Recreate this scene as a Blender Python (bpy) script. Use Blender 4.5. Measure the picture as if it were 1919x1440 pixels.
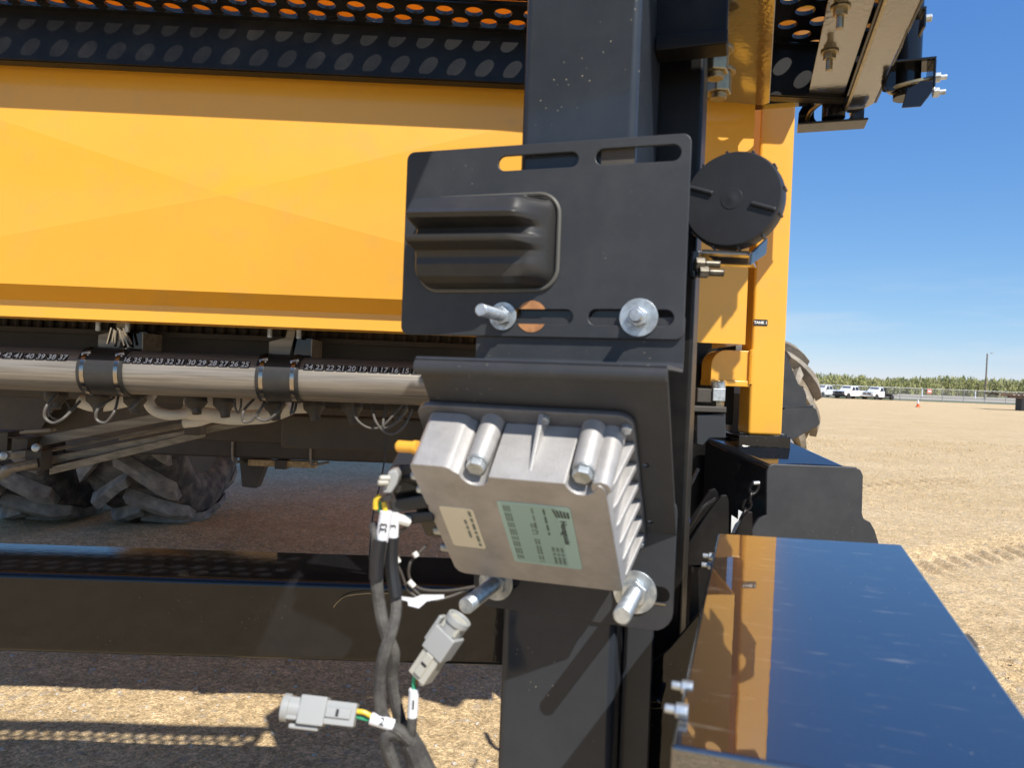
import bpy, bmesh, math, random
import numpy as np
from mathutils import Matrix, Vector, noise

for o in list(bpy.data.objects):
    bpy.data.objects.remove(o)
SC = bpy.context.scene
COL = SC.collection
rnd = random.Random(7)
R = math.radians

# ------------------------------------------------------------------ camera
cam = bpy.data.cameras.new('camera')
cam_ob = bpy.data.objects.new('camera', cam)
COL.objects.link(cam_ob)
m3 = Matrix(((0.999053, -0.038142, -0.020941), (-0.020492, 0.012137, -0.999716), (0.038385, 0.999199, 0.011344)))
cam_ob.matrix_world = Matrix.Translation((0, 0, 1.5)) @ m3.to_4x4()
cam.sensor_width = 36.0
cam.lens = 24.97
cam.clip_start = 0.05
cam.clip_end = 6000
cam.dof.use_dof = True
cam.dof.focus_distance = 3.2
cam.dof.aperture_fstop = 5.6
SC.camera = cam_ob

# ------------------------------------------------------------------ light
TRAVEL = Vector((-0.684, 1.303, -1.67)).normalized()
world = bpy.data.worlds.new('World')
SC.world = world
world.use_nodes = True
nt = world.node_tree
nt.nodes.clear()
wo = nt.nodes.new('ShaderNodeOutputWorld')
bg = nt.nodes.new('ShaderNodeBackground')
sky = nt.nodes.new('ShaderNodeTexSky')
sky.sky_type = 'NISHITA'
sky.sun_disc = False
sky.sun_elevation = R(48.6)
sky.sun_rotation = R(152.3)
sky.altitude = 600
sky.air_density = 1.0
sky.dust_density = 0.0
sky.ozone_density = 4.0
# thin wisps of cirrus low over the horizon, part of the sky itself
tc = nt.nodes.new('ShaderNodeTexCoord')
mp = nt.nodes.new('ShaderNodeMapping')
mp.inputs['Scale'].default_value = (1.0, 1.0, 7.0)
nz = nt.nodes.new('ShaderNodeTexNoise')
nz.inputs['Scale'].default_value = 5.0
nz.inputs['Detail'].default_value = 6.0
nz.inputs['Roughness'].default_value = 0.55
rp = nt.nodes.new('ShaderNodeValToRGB')
rp.color_ramp.elements[0].position = 0.48
rp.color_ramp.elements[0].color = (0, 0, 0, 1)
rp.color_ramp.elements[1].position = 0.78
rp.color_ramp.elements[1].color = (1, 1, 1, 1)
sx = nt.nodes.new('ShaderNodeSeparateXYZ')
r2 = nt.nodes.new('ShaderNodeMapRange')
r2.inputs['From Min'].default_value = 0.16
r2.inputs['From Max'].default_value = 0.04
mu = nt.nodes.new('ShaderNodeMath'); mu.operation = 'MULTIPLY'
mu2 = nt.nodes.new('ShaderNodeMath'); mu2.operation = 'MULTIPLY'
mu2.inputs[1].default_value = 0.75
mx = nt.nodes.new('ShaderNodeMixRGB')
mx.inputs['Color2'].default_value = (4.6, 5.2, 5.9, 1)
L = nt.links.new
L(tc.outputs['Generated'], mp.inputs['Vector'])
L(mp.outputs['Vector'], nz.inputs['Vector'])
L(nz.outputs['Fac'], rp.inputs['Fac'])
L(tc.outputs['Generated'], sx.inputs[0])
L(sx.outputs['Z'], r2.inputs['Value'])
L(rp.outputs['Color'], mu.inputs[0])
L(r2.outputs['Result'], mu.inputs[1])
L(mu.outputs[0], mu2.inputs[0])
L(mu2.outputs[0], mx.inputs['Fac'])
# the camera's rendering of the sky: each channel gets its own contrast, the same all over the dome
sp = nt.nodes.new('ShaderNodeSeparateColor')
cbn = nt.nodes.new('ShaderNodeCombineColor')
L(sky.outputs['Color'], sp.inputs[0])
for i, (g_, k_) in enumerate(((1.0, 0.67), (0.74, 1.165), (0.42, 2.63))):
    pw_ = nt.nodes.new('ShaderNodeMath'); pw_.operation = 'POWER'
    pw_.inputs[1].default_value = g_
    ml_ = nt.nodes.new('ShaderNodeMath'); ml_.operation = 'MULTIPLY'
    ml_.inputs[1].default_value = k_
    L(sp.outputs[i], pw_.inputs[0]); L(pw_.outputs[0], ml_.inputs[0]); L(ml_.outputs[0], cbn.inputs[i])
L(cbn.outputs[0], mx.inputs['Color1'])
L(mx.outputs['Color'], bg.inputs['Color'])
bg.inputs['Strength'].default_value = 0.112
L(bg.outputs['Background'], wo.inputs['Surface'])

sun = bpy.data.lights.new('sun', 'SUN')
sun.energy = 4.4
sun.angle = R(0.53)
sun.color = (1.0, 0.955, 0.88)
sun_ob = bpy.data.objects.new('sun', sun)
COL.objects.link(sun_ob)
sun_ob.rotation_euler = TRAVEL.to_track_quat('-Z', 'Y').to_euler()
sun_ob.location = (4, -8, 12)

SC.view_settings.view_transform = 'Standard'
SC.view_settings.look = 'None'
SC.view_settings.exposure = 0.45
SC.view_settings.gamma = 1.0
SC.view_settings.use_curve_mapping = False
SC.cycles.max_bounces = 8
SC.cycles.glossy_bounces = 5

# ------------------------------------------------------------------ frames
FW = Matrix.Rotation(R(-19.5), 4, 'Z')          # axes of the black side frame: (right, depth, up)
WW = Matrix.Identity(4)
TH = R(42)
EM = FW @ Matrix.Translation((0, 0.891, 1.519)) @ Matrix((
    (1, 0, 0, 0),
    (0, math.sin(TH), -math.cos(TH), 0),
    (0, -math.cos(TH), -math.sin(TH), 0),
    (0, 0, 0, 1)))                                # on the sloped plate: (right, down the slope, outwards)
MW = {}


# ------------------------------------------------------------------ materials
def mat(name, base, rough=0.5, metal=0.0, coat=0.0, coat_rough=0.05, spec=0.5, bump=0.0, bscale=40.0,
        coat_ior=1.5, base2=None, nscale=6.0, lo=0.4, hi=0.65, nstretch=(1, 1, 1), rough2=None, dust=None, dscale=3.0,
        dlo=0.5, dhi=0.8, damt=0.5, detail=6.0, emit=None, specks=0.0):
    m = bpy.data.materials.new(name)
    m.use_nodes = True
    t = m.node_tree
    b = t.nodes['Principled BSDF']
    b.inputs['Base Color'].default_value = (*base, 1)
    b.inputs['Roughness'].default_value = rough
    b.inputs['Metallic'].default_value = metal
    b.inputs['Coat Weight'].default_value = coat
    b.inputs['Coat Roughness'].default_value = coat_rough
    b.inputs['Coat IOR'].default_value = coat_ior
    b.inputs['Specular IOR Level'].default_value = spec
    c = t.nodes.new('ShaderNodeTexCoord')
    col = None
    if base2 is not None:
        mp_ = t.nodes.new('ShaderNodeMapping')
        mp_.inputs['Scale'].default_value = nstretch
        t.links.new(c.outputs['Object'], mp_.inputs['Vector'])
        n = t.nodes.new('ShaderNodeTexNoise')
        n.inputs['Scale'].default_value = nscale
        n.inputs['Detail'].default_value = detail
        n.inputs['Roughness'].default_value = 0.6
        t.links.new(mp_.outputs['Vector'], n.inputs['Vector'])
        mr = t.nodes.new('ShaderNodeMapRange')
        mr.inputs['From Min'].default_value = lo
        mr.inputs['From Max'].default_value = hi
        t.links.new(n.outputs['Fac'], mr.inputs['Value'])
        x = t.nodes.new('ShaderNodeMixRGB')
        x.inputs['Color1'].default_value = (*base, 1)
        x.inputs['Color2'].default_value = (*base2, 1)
        t.links.new(mr.outputs['Result'], x.inputs['Fac'])
        col = x.outputs['Color']
        if rough2 is not None:
            q = t.nodes.new('ShaderNodeMapRange')
            q.inputs['To Min'].default_value = rough
            q.inputs['To Max'].default_value = rough2
            t.links.new(mr.outputs['Result'], q.inputs['Value'])
            t.links.new(q.outputs['Result'], b.inputs['Roughness'])
    if dust is not None:
        n2 = t.nodes.new('ShaderNodeTexNoise')
        n2.inputs['Scale'].default_value = dscale
        n2.inputs['Detail'].default_value = 8
        n2.inputs['Roughness'].default_value = 0.7
        t.links.new(c.outputs['Object'], n2.inputs['Vector'])
        mr2 = t.nodes.new('ShaderNodeMapRange')
        mr2.inputs['From Min'].default_value = dlo
        mr2.inputs['From Max'].default_value = dhi
        mr2.inputs['To Max'].default_value = damt
        t.links.new(n2.outputs['Fac'], mr2.inputs['Value'])
        x2 = t.nodes.new('ShaderNodeMixRGB')
        if col is None:
            x2.inputs['Color1'].default_value = (*base, 1)
        else:
            t.links.new(col, x2.inputs['Color1'])
        x2.inputs['Color2'].default_value = (*dust, 1)
        t.links.new(mr2.outputs['Result'], x2.inputs['Fac'])
        col = x2.outputs['Color']
        if coat > 0:
            q2 = t.nodes.new('ShaderNodeMapRange')
            q2.inputs['To Min'].default_value = coat
            q2.inputs['To Max'].default_value = coat * 0.25
            t.links.new(mr2.outputs['Result'], q2.inputs['Value'])
            t.links.new(q2.outputs['Result'], b.inputs['Coat Weight'])
    if specks > 0:
        v = t.nodes.new('ShaderNodeTexVoronoi')
        v.inputs['Scale'].default_value = 75
        t.links.new(c.outputs['Object'], v.inputs['Vector'])
        mrs = t.nodes.new('ShaderNodeMapRange')
        mrs.inputs['From Min'].default_value = 0.10
        mrs.inputs['From Max'].default_value = 0.05
        t.links.new(v.outputs['Distance'], mrs.inputs['Value'])
        n4 = t.nodes.new('ShaderNodeTexNoise')
        n4.inputs['Scale'].default_value = 5
        t.links.new(c.outputs['Object'], n4.inputs['Vector'])
        mr4 = t.nodes.new('ShaderNodeMapRange')
        mr4.inputs['From Min'].default_value = 0.55
        mr4.inputs['From Max'].default_value = 0.6
        mr4.inputs['To Max'].default_value = specks
        t.links.new(n4.outputs['Fac'], mr4.inputs['Value'])
        mm = t.nodes.new('ShaderNodeMath'); mm.operation = 'MULTIPLY'
        t.links.new(mrs.outputs['Result'], mm.inputs[0])
        t.links.new(mr4.outputs['Result'], mm.inputs[1])
        x3 = t.nodes.new('ShaderNodeMixRGB')
        if col is None:
            x3.inputs['Color1'].default_value = (*base, 1)
        else:
            t.links.new(col, x3.inputs['Color1'])
        x3.inputs['Color2'].default_value = (0.35, 0.31, 0.24, 1)
        t.links.new(mm.outputs[0], x3.inputs['Fac'])
        col = x3.outputs['Color']
    if col is not None:
        t.links.new(col, b.inputs['Base Color'])
    if bump > 0:
        n3 = t.nodes.new('ShaderNodeTexNoise')
        n3.inputs['Scale'].default_value = bscale
        n3.inputs['Detail'].default_value = 5
        t.links.new(c.outputs['Object'], n3.inputs['Vector'])
        bp = t.nodes.new('ShaderNodeBump')
        bp.inputs['Strength'].default_value = bump
        bp.inputs['Distance'].default_value = 0.01
        t.links.new(n3.outputs['Fac'], bp.inputs['Height'])
        t.links.new(bp.outputs['Normal'], b.inputs['Normal'])
        if coat > 0:
            t.links.new(bp.outputs['Normal'], b.inputs['Coat Normal'])
    if emit:
        b.inputs['Emission Color'].default_value = (*emit, 1)
        b.inputs['Emission Strength'].default_value = 1
    return m


M = {}
M['yellow'] = mat('yellow_paint', (0.82, 0.405, 0.034), rough=0.40, coat=0.5, coat_rough=0.10, bump=0.015, bscale=8,
                  base2=(0.77, 0.37, 0.03), nscale=1.3, dust=(0.48, 0.31, 0.12), dscale=7, dlo=0.52, dhi=0.85, damt=0.5, specks=0.55)
M['black'] = mat('black_gloss_paint', (0.009, 0.0095, 0.011), rough=0.35, coat=1.0, coat_rough=0.03, coat_ior=1.5, spec=0.0, bump=0.012, bscale=90,
                 dust=(0.07, 0.06, 0.05), dscale=5, dlo=0.5, dhi=0.85, damt=0.18, specks=0.5)
M['black_dull'] = mat('black_dull_paint', (0.007, 0.0066, 0.0066), rough=0.38, spec=0.25, bump=0.012, bscale=90,
                      dust=(0.10, 0.09, 0.075), dscale=6, dlo=0.45, dhi=0.85, damt=0.2)
M['black_dusty'] = mat('black_paint_with_dust', (0.028, 0.034, 0.043), rough=0.40, coat=0.6, coat_rough=0.08, coat_ior=1.5, spec=0.1, bump=0.012, bscale=90,
                       dust=(0.095, 0.10, 0.105), dscale=6, dlo=0.42, dhi=0.85, damt=0.25, specks=1.0)
M['black_peel'] = mat('black_orange_peel_paint', (0.009, 0.009, 0.010), rough=0.3, coat=1.0, coat_rough=0.04, coat_ior=2.7, bump=0.05, bscale=70,
                      dust=(0.08, 0.06, 0.04), dscale=9, dlo=0.55, dhi=0.8, damt=0.25)
M['black_top'] = mat('black_scuffed_paint', (0.010, 0.0105, 0.012), rough=0.3, coat=1.0, coat_rough=0.02, coat_ior=2.8, bump=0.006, bscale=25,
                     base2=(0.24, 0.21, 0.17), nscale=7, nstretch=(2, 13, 2), lo=0.61, hi=0.80, dust=(0.36, 0.31, 0.25), dscale=11, dlo=0.60, dhi=0.78, damt=0.20, specks=1.0)
M['powder'] = mat('black_powder_coat', (0.033, 0.035, 0.039), rough=0.46, spec=0.45, bump=0.03, bscale=500,
                  dust=(0.11, 0.11, 0.11), dscale=9, dlo=0.45, dhi=0.85, damt=0.3, specks=0.5)
M['rubber'] = mat('black_moulded_rubber', (0.030, 0.029, 0.028), rough=0.42, bump=0.02, bscale=120,
                  dust=(0.10, 0.09, 0.075), dscale=12, dlo=0.5, dhi=0.8, damt=0.3)
M['cap'] = mat('black_plastic', (0.022, 0.022, 0.024), rough=0.42, bump=0.01, bscale=150,
               dust=(0.07, 0.07, 0.07), dscale=7, dlo=0.4, dhi=0.8, damt=0.3)
M['bead'] = mat('grey_rubber_bead', (0.11, 0.105, 0.09), rough=0.4)
M['zinc'] = mat('zinc_plated_steel', (0.62, 0.66, 0.68), rough=0.34, metal=0.75, base2=(0.36, 0.39, 0.41), nscale=60,
                rough2=0.5, bump=0.05, bscale=200)
M['dark_bolt'] = mat('dull_dark_bolt_steel', (0.13, 0.115, 0.09), rough=0.4, metal=0.7, base2=(0.08, 0.07, 0.055), nscale=60)
M['zinc_gold'] = mat('yellow_passivated_steel', (0.42, 0.35, 0.22), rough=0.35, metal=0.8, base2=(0.3, 0.27, 0.2), nscale=80)
M['cast'] = mat('cast_aluminium', (0.48, 0.465, 0.45), rough=0.52, metal=0.35, base2=(0.38, 0.365, 0.35), nscale=22,
                lo=0.35, hi=0.7, bump=0.08, bscale=260, dust=(0.26, 0.24, 0.22), dscale=30, dlo=0.55, dhi=0.8, damt=0.5)
M['cast_dark'] = mat('dark_cast_flange', (0.17, 0.17, 0.175), rough=0.42, metal=0.3, base2=(0.11, 0.11, 0.115), nscale=12, bump=0.05, bscale=200)
M['alu'] = mat('mill_aluminium', (0.36, 0.325, 0.28), rough=0.48, metal=0.55, base2=(0.24, 0.215, 0.18), nscale=4,
               nstretch=(1, 30, 30), rough2=0.5)
M['alu_bar'] = mat('weathered_aluminium', (0.29, 0.26, 0.215), rough=0.45, metal=0.4, base2=(0.17, 0.15, 0.12), nscale=3,
                   nstretch=(1, 20, 20))
M['rim_steel'] = mat('dusty_black_steel', (0.055, 0.048, 0.040), rough=0.6, dust=(0.14, 0.115, 0.085), dscale=3, dlo=0.4, dhi=0.8, damt=0.5)
M['tyre'] = mat('dusty_tyre_rubber', (0.055, 0.052, 0.050), rough=0.85, base2=(0.22, 0.195, 0.16), nscale=7, lo=0.42, hi=0.68,
                bump=0.3, bscale=18)
M['lug'] = mat('dusty_lug_rubber', (0.19, 0.175, 0.158), rough=0.9, base2=(0.42, 0.38, 0.325), nscale=9, lo=0.38, hi=0.70,
               bump=0.12, bscale=30)
M['carcass_tan'] = mat('mud_dried_carcass', (0.15, 0.115, 0.075), rough=0.95, base2=(0.30, 0.25, 0.18), nscale=4, bump=0.3, bscale=9)
M['lug_tan'] = mat('mud_dried_lug_rubber', (0.19, 0.165, 0.13), rough=0.9, base2=(0.36, 0.31, 0.24), nscale=4, lo=0.36, hi=0.66,
                   bump=0.35, bscale=9, dust=(0.17, 0.10, 0.05), dscale=3, dlo=0.55, dhi=0.65, damt=0.7)
M['hose_black'] = mat('black_braided_sleeve', (0.05, 0.047, 0.044), rough=0.8, base2=(0.135, 0.128, 0.115), nscale=28, bump=0.4, bscale=420)
M['tape'] = mat('black_tape', (0.018, 0.018, 0.02), rough=0.45)
M['wire_grey'] = mat('grey_air_tube', (0.11, 0.10, 0.088), rough=0.45)
M['wire_dark'] = mat('dark_wire', (0.06, 0.05, 0.04), rough=0.5)
M['wire_yellow'] = mat('yellow_wire', (0.75, 0.52, 0.04), rough=0.4)
M['wire_green'] = mat('green_wire', (0.03, 0.35, 0.18), rough=0.4)
M['wire_red'] = mat('red_wire', (0.45, 0.02, 0.025), rough=0.4)
M['white_sleeve'] = mat('white_heat_shrink', (0.78, 0.79, 0.82), rough=0.4)
M['grey_plastic'] = mat('grey_connector_plastic', (0.34, 0.345, 0.335), rough=0.42)
M['beige_plastic'] = mat('pale_connector_plastic', (0.44, 0.425, 0.365), rough=0.42)
M['orange_plastic'] = mat('amber_plastic', (0.85, 0.42, 0.04), rough=0.35, coat=0.5)
M['white_plastic'] = mat('white_dusty_plastic', (0.74, 0.72, 0.66), rough=0.4, dust=(0.40, 0.34, 0.26), dscale=9, dlo=0.5, dhi=0.8, damt=0.4)
M['ink'] = mat('black_ink', (0.012, 0.012, 0.012), rough=0.5)
M['ink_grey'] = mat('grey_ink', (0.13, 0.17, 0.15), rough=0.5)
M['white_ink'] = mat('white_ink', (0.82, 0.82, 0.80), rough=0.5)
M['label_green'] = mat('green_grey_label', (0.40, 0.59, 0.56), rough=0.4)
M['label_green_dark'] = mat('dull_green_print', (0.33, 0.50, 0.47), rough=0.4)
M['label_cream'] = mat('cream_label', (0.80, 0.75, 0.60), rough=0.5)
M['paper'] = mat('white_paper_tag', (0.75, 0.75, 0.73), rough=0.6)
M['rust'] = mat('bare_rusted_steel', (0.50, 0.23, 0.09), rough=0.7, base2=(0.32, 0.14, 0.06), nscale=60)
M['wood'] = mat('worn_yellow_bar', (0.50, 0.38, 0.19), rough=0.7, base2=(0.3, 0.21, 0.1), nscale=30)
M['stone'] = mat('grey_stone', (0.36, 0.33, 0.29), rough=0.9, base2=(0.60, 0.54, 0.44), nscale=1.2, lo=0.3, hi=0.7)
M['truck_white'] = mat('white_car_paint', (0.80, 0.80, 0.80), rough=0.3, coat=0.8)
M['truck_glass'] = mat('dark_car_glass', (0.015, 0.018, 0.02), rough=0.05, spec=0.8)
M['truck_trim'] = mat('dark_car_trim', (0.02, 0.02, 0.022), rough=0.45)
M['chrome'] = mat('chrome', (0.6, 0.6, 0.6), rough=0.2, metal=1)
M['clamp_steel'] = mat('stainless_band', (0.42, 0.38, 0.33), rough=0.22, metal=1)
M['fence'] = mat('galvanised_fence', (0.36, 0.37, 0.37), rough=0.5, metal=0.4)
M['pole'] = mat('weathered_pole_timber', (0.21, 0.165, 0.12), rough=0.85, base2=(0.12, 0.09, 0.07), nscale=3, nstretch=(8, 8, 0.5))
M['cone_orange'] = mat('orange_cone_plastic', (0.80, 0.13, 0.03), rough=0.5)
M['sign_red'] = mat('faded_red_sign', (0.62, 0.18, 0.16), rough=0.5)
M['trailer'] = mat('rusty_brown_trailer_steel', (0.06, 0.035, 0.025), rough=0.7, base2=(0.12, 0.06, 0.035), nscale=2)


def foliage_mat(name, a, b, c):
    m = bpy.data.materials.new(name)
    m.use_nodes = True
    t = m.node_tree
    bs = t.nodes['Principled BSDF']
    bs.inputs['Roughness'].default_value = 0.8
    g = t.nodes.new('ShaderNodeNewGeometry')
    n = t.nodes.new('ShaderNodeTexNoise')
    n.inputs['Scale'].default_value = 0.12
    n.inputs['Detail'].default_value = 3
    t.links.new(g.outputs['Position'], n.inputs['Vector'])
    mr = t.nodes.new('ShaderNodeMapRange')
    mr.inputs['From Min'].default_value = 0.35
    mr.inputs['From Max'].default_value = 0.65
    t.links.new(n.outputs['Fac'], mr.inputs['Value'])
    x = t.nodes.new('ShaderNodeMixRGB')
    x.inputs['Color1'].default_value = (*a, 1)
    x.inputs['Color2'].default_value = (*b, 1)
    t.links.new(mr.outputs['Result'], x.inputs['Fac'])
    y = t.nodes.new('ShaderNodeMixRGB')
    y.inputs['Color2'].default_value = (*c, 1)
    mr3 = t.nodes.new('ShaderNodeMapRange')
    mr3.inputs['From Min'].default_value = 0.55
    mr3.inputs['From Max'].default_value = 1.0
    mr3.inputs['To Max'].default_value = 0.8
    t.links.new(g.outputs['Random Per Island'], mr3.inputs['Value'])
    t.links.new(mr3.outputs['Result'], y.inputs['Fac'])
    t.links.new(x.outputs['Color'], y.inputs['Color1'])
    t.links.new(y.outputs['Color'], bs.inputs['Base Color'])
    return m


M['leaves'] = foliage_mat('spring_leaves', (0.27, 0.285, 0.095), (0.36, 0.365, 0.13), (0.36, 0.31, 0.23))


def ground_mat():
    m = bpy.data.materials.new('gravel_ground')
    m.use_nodes = True
    t = m.node_tree
    b = t.nodes['Principled BSDF']
    b.inputs['Roughness'].default_value = 0.95
    b.inputs['Specular IOR Level'].default_value = 0.05
    g = t.nodes.new('ShaderNodeNewGeometry')
    pos = g.outputs['Position']

    def ns(scale, detail=6, rough=0.6):
        n = t.nodes.new('ShaderNodeTexNoise')
        n.inputs['Scale'].default_value = scale
        n.inputs['Detail'].default_value = detail
        n.inputs['Roughness'].default_value = rough
        t.links.new(pos, n.inputs['Vector'])
        return n.outputs['Fac']

    def rng(s, a, bb, c0=0.0, c1=1.0):
        q = t.nodes.new('ShaderNodeMapRange')
        q.inputs['From Min'].default_value = a
        q.inputs['From Max'].default_value = bb
        q.inputs['To Min'].default_value = c0
        q.inputs['To Max'].default_value = c1
        t.links.new(s, q.inputs['Value'])
        return q.outputs['Result']

    def mix(f, c1, c2):
        x = t.nodes.new('ShaderNodeMixRGB')
        t.links.new(f, x.inputs['Fac'])
        for s, c in (('Color1', c1), ('Color2', c2)):
            if isinstance(c, tuple):
                x.inputs[s].default_value = (*c, 1)
            else:
                t.links.new(c, x.inputs[s])
        return x.outputs['Color']

    big = mix(rng(ns(0.35, 4), 0.35, 0.65), (0.600, 0.438, 0.240), (0.665, 0.500, 0.292))
    mid = mix(rng(ns(7, 6, 0.7), 0.42, 0.62, 0, 0.5), big, (0.52, 0.37, 0.198))
    mid = mix(rng(ns(1.7, 10, 0.8), 0.47, 0.60, 0, 0.4), mid, (0.51, 0.365, 0.190))
    mid = mix(rng(ns(0.9, 12, 0.85), 0.50, 0.62, 0, 0.5), mid, (0.71, 0.54, 0.325))
    val = None
    for sc_, amp in ((130, 0.60), (60, 0.46), (24, 0.20), (8, 0.08)):
        vv = t.nodes.new('ShaderNodeTexVoronoi')
        vv.inputs['Scale'].default_value = sc_
        t.links.new(pos, vv.inputs['Vector'])
        ss = t.nodes.new('ShaderNodeSeparateColor')
        t.links.new(vv.outputs['Color'], ss.inputs[0])
        q = rng(ss.outputs[0], 0, 1, 1 - amp / 2, 1 + amp / 2)
        if val is None:
            val = q
            v = vv
        else:
            m_ = t.nodes.new('ShaderNodeMath'); m_.operation = 'MULTIPLY'
            t.links.new(val, m_.inputs[0]); t.links.new(q, m_.inputs[1])
            val = m_.outputs[0]
    mulc = t.nodes.new('ShaderNodeMixRGB'); mulc.blend_type = 'MULTIPLY'
    mulc.inputs['Fac'].default_value = 1
    t.links.new(mid, mulc.inputs['Color1']); t.links.new(val, mulc.inputs['Color2'])
    v2 = t.nodes.new('ShaderNodeTexVoronoi')
    v2.inputs['Scale'].default_value = 30
    t.links.new(pos, v2.inputs['Vector'])
    vs2 = t.nodes.new('ShaderNodeSeparateColor')
    t.links.new(v2.outputs['Color'], vs2.inputs[0])
    st3 = mix(rng(vs2.outputs[0], 0.965, 0.97, 0, 0.35), mulc.outputs['Color'], (0.33, 0.31, 0.29))
    t.links.new(st3, b.inputs['Base Color'])
    ad = t.nodes.new('ShaderNodeMath'); ad.operation = 'ADD'
    t.links.new(ns(28, 8, 0.75), ad.inputs[0])
    t.links.new(rng(v.outputs['Distance'], 0, 0.6, 0.6, 0), ad.inputs[1])
    bp = t.nodes.new('ShaderNodeBump')
    bp.inputs['Strength'].default_value = 0.75
    bp.inputs['Distance'].default_value = 0.011
    t.links.new(ad.outputs[0], bp.inputs['Height'])
    t.links.new(bp.outputs['Normal'], b.inputs['Normal'])
    return m


M['ground'] = ground_mat()
M['road'] = mat('pale_gravel_road', (0.44, 0.38, 0.30), rough=0.95, base2=(0.38, 0.32, 0.25), nscale=0.2)
M['grass'] = mat('verge_grass', (0.075, 0.105, 0.03), rough=0.9, base2=(0.14, 0.15, 0.06), nscale=0.6)
M['field'] = mat('dry_field', (0.34, 0.29, 0.18), rough=0.95, base2=(0.22, 0.22, 0.10), nscale=0.05)


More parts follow.
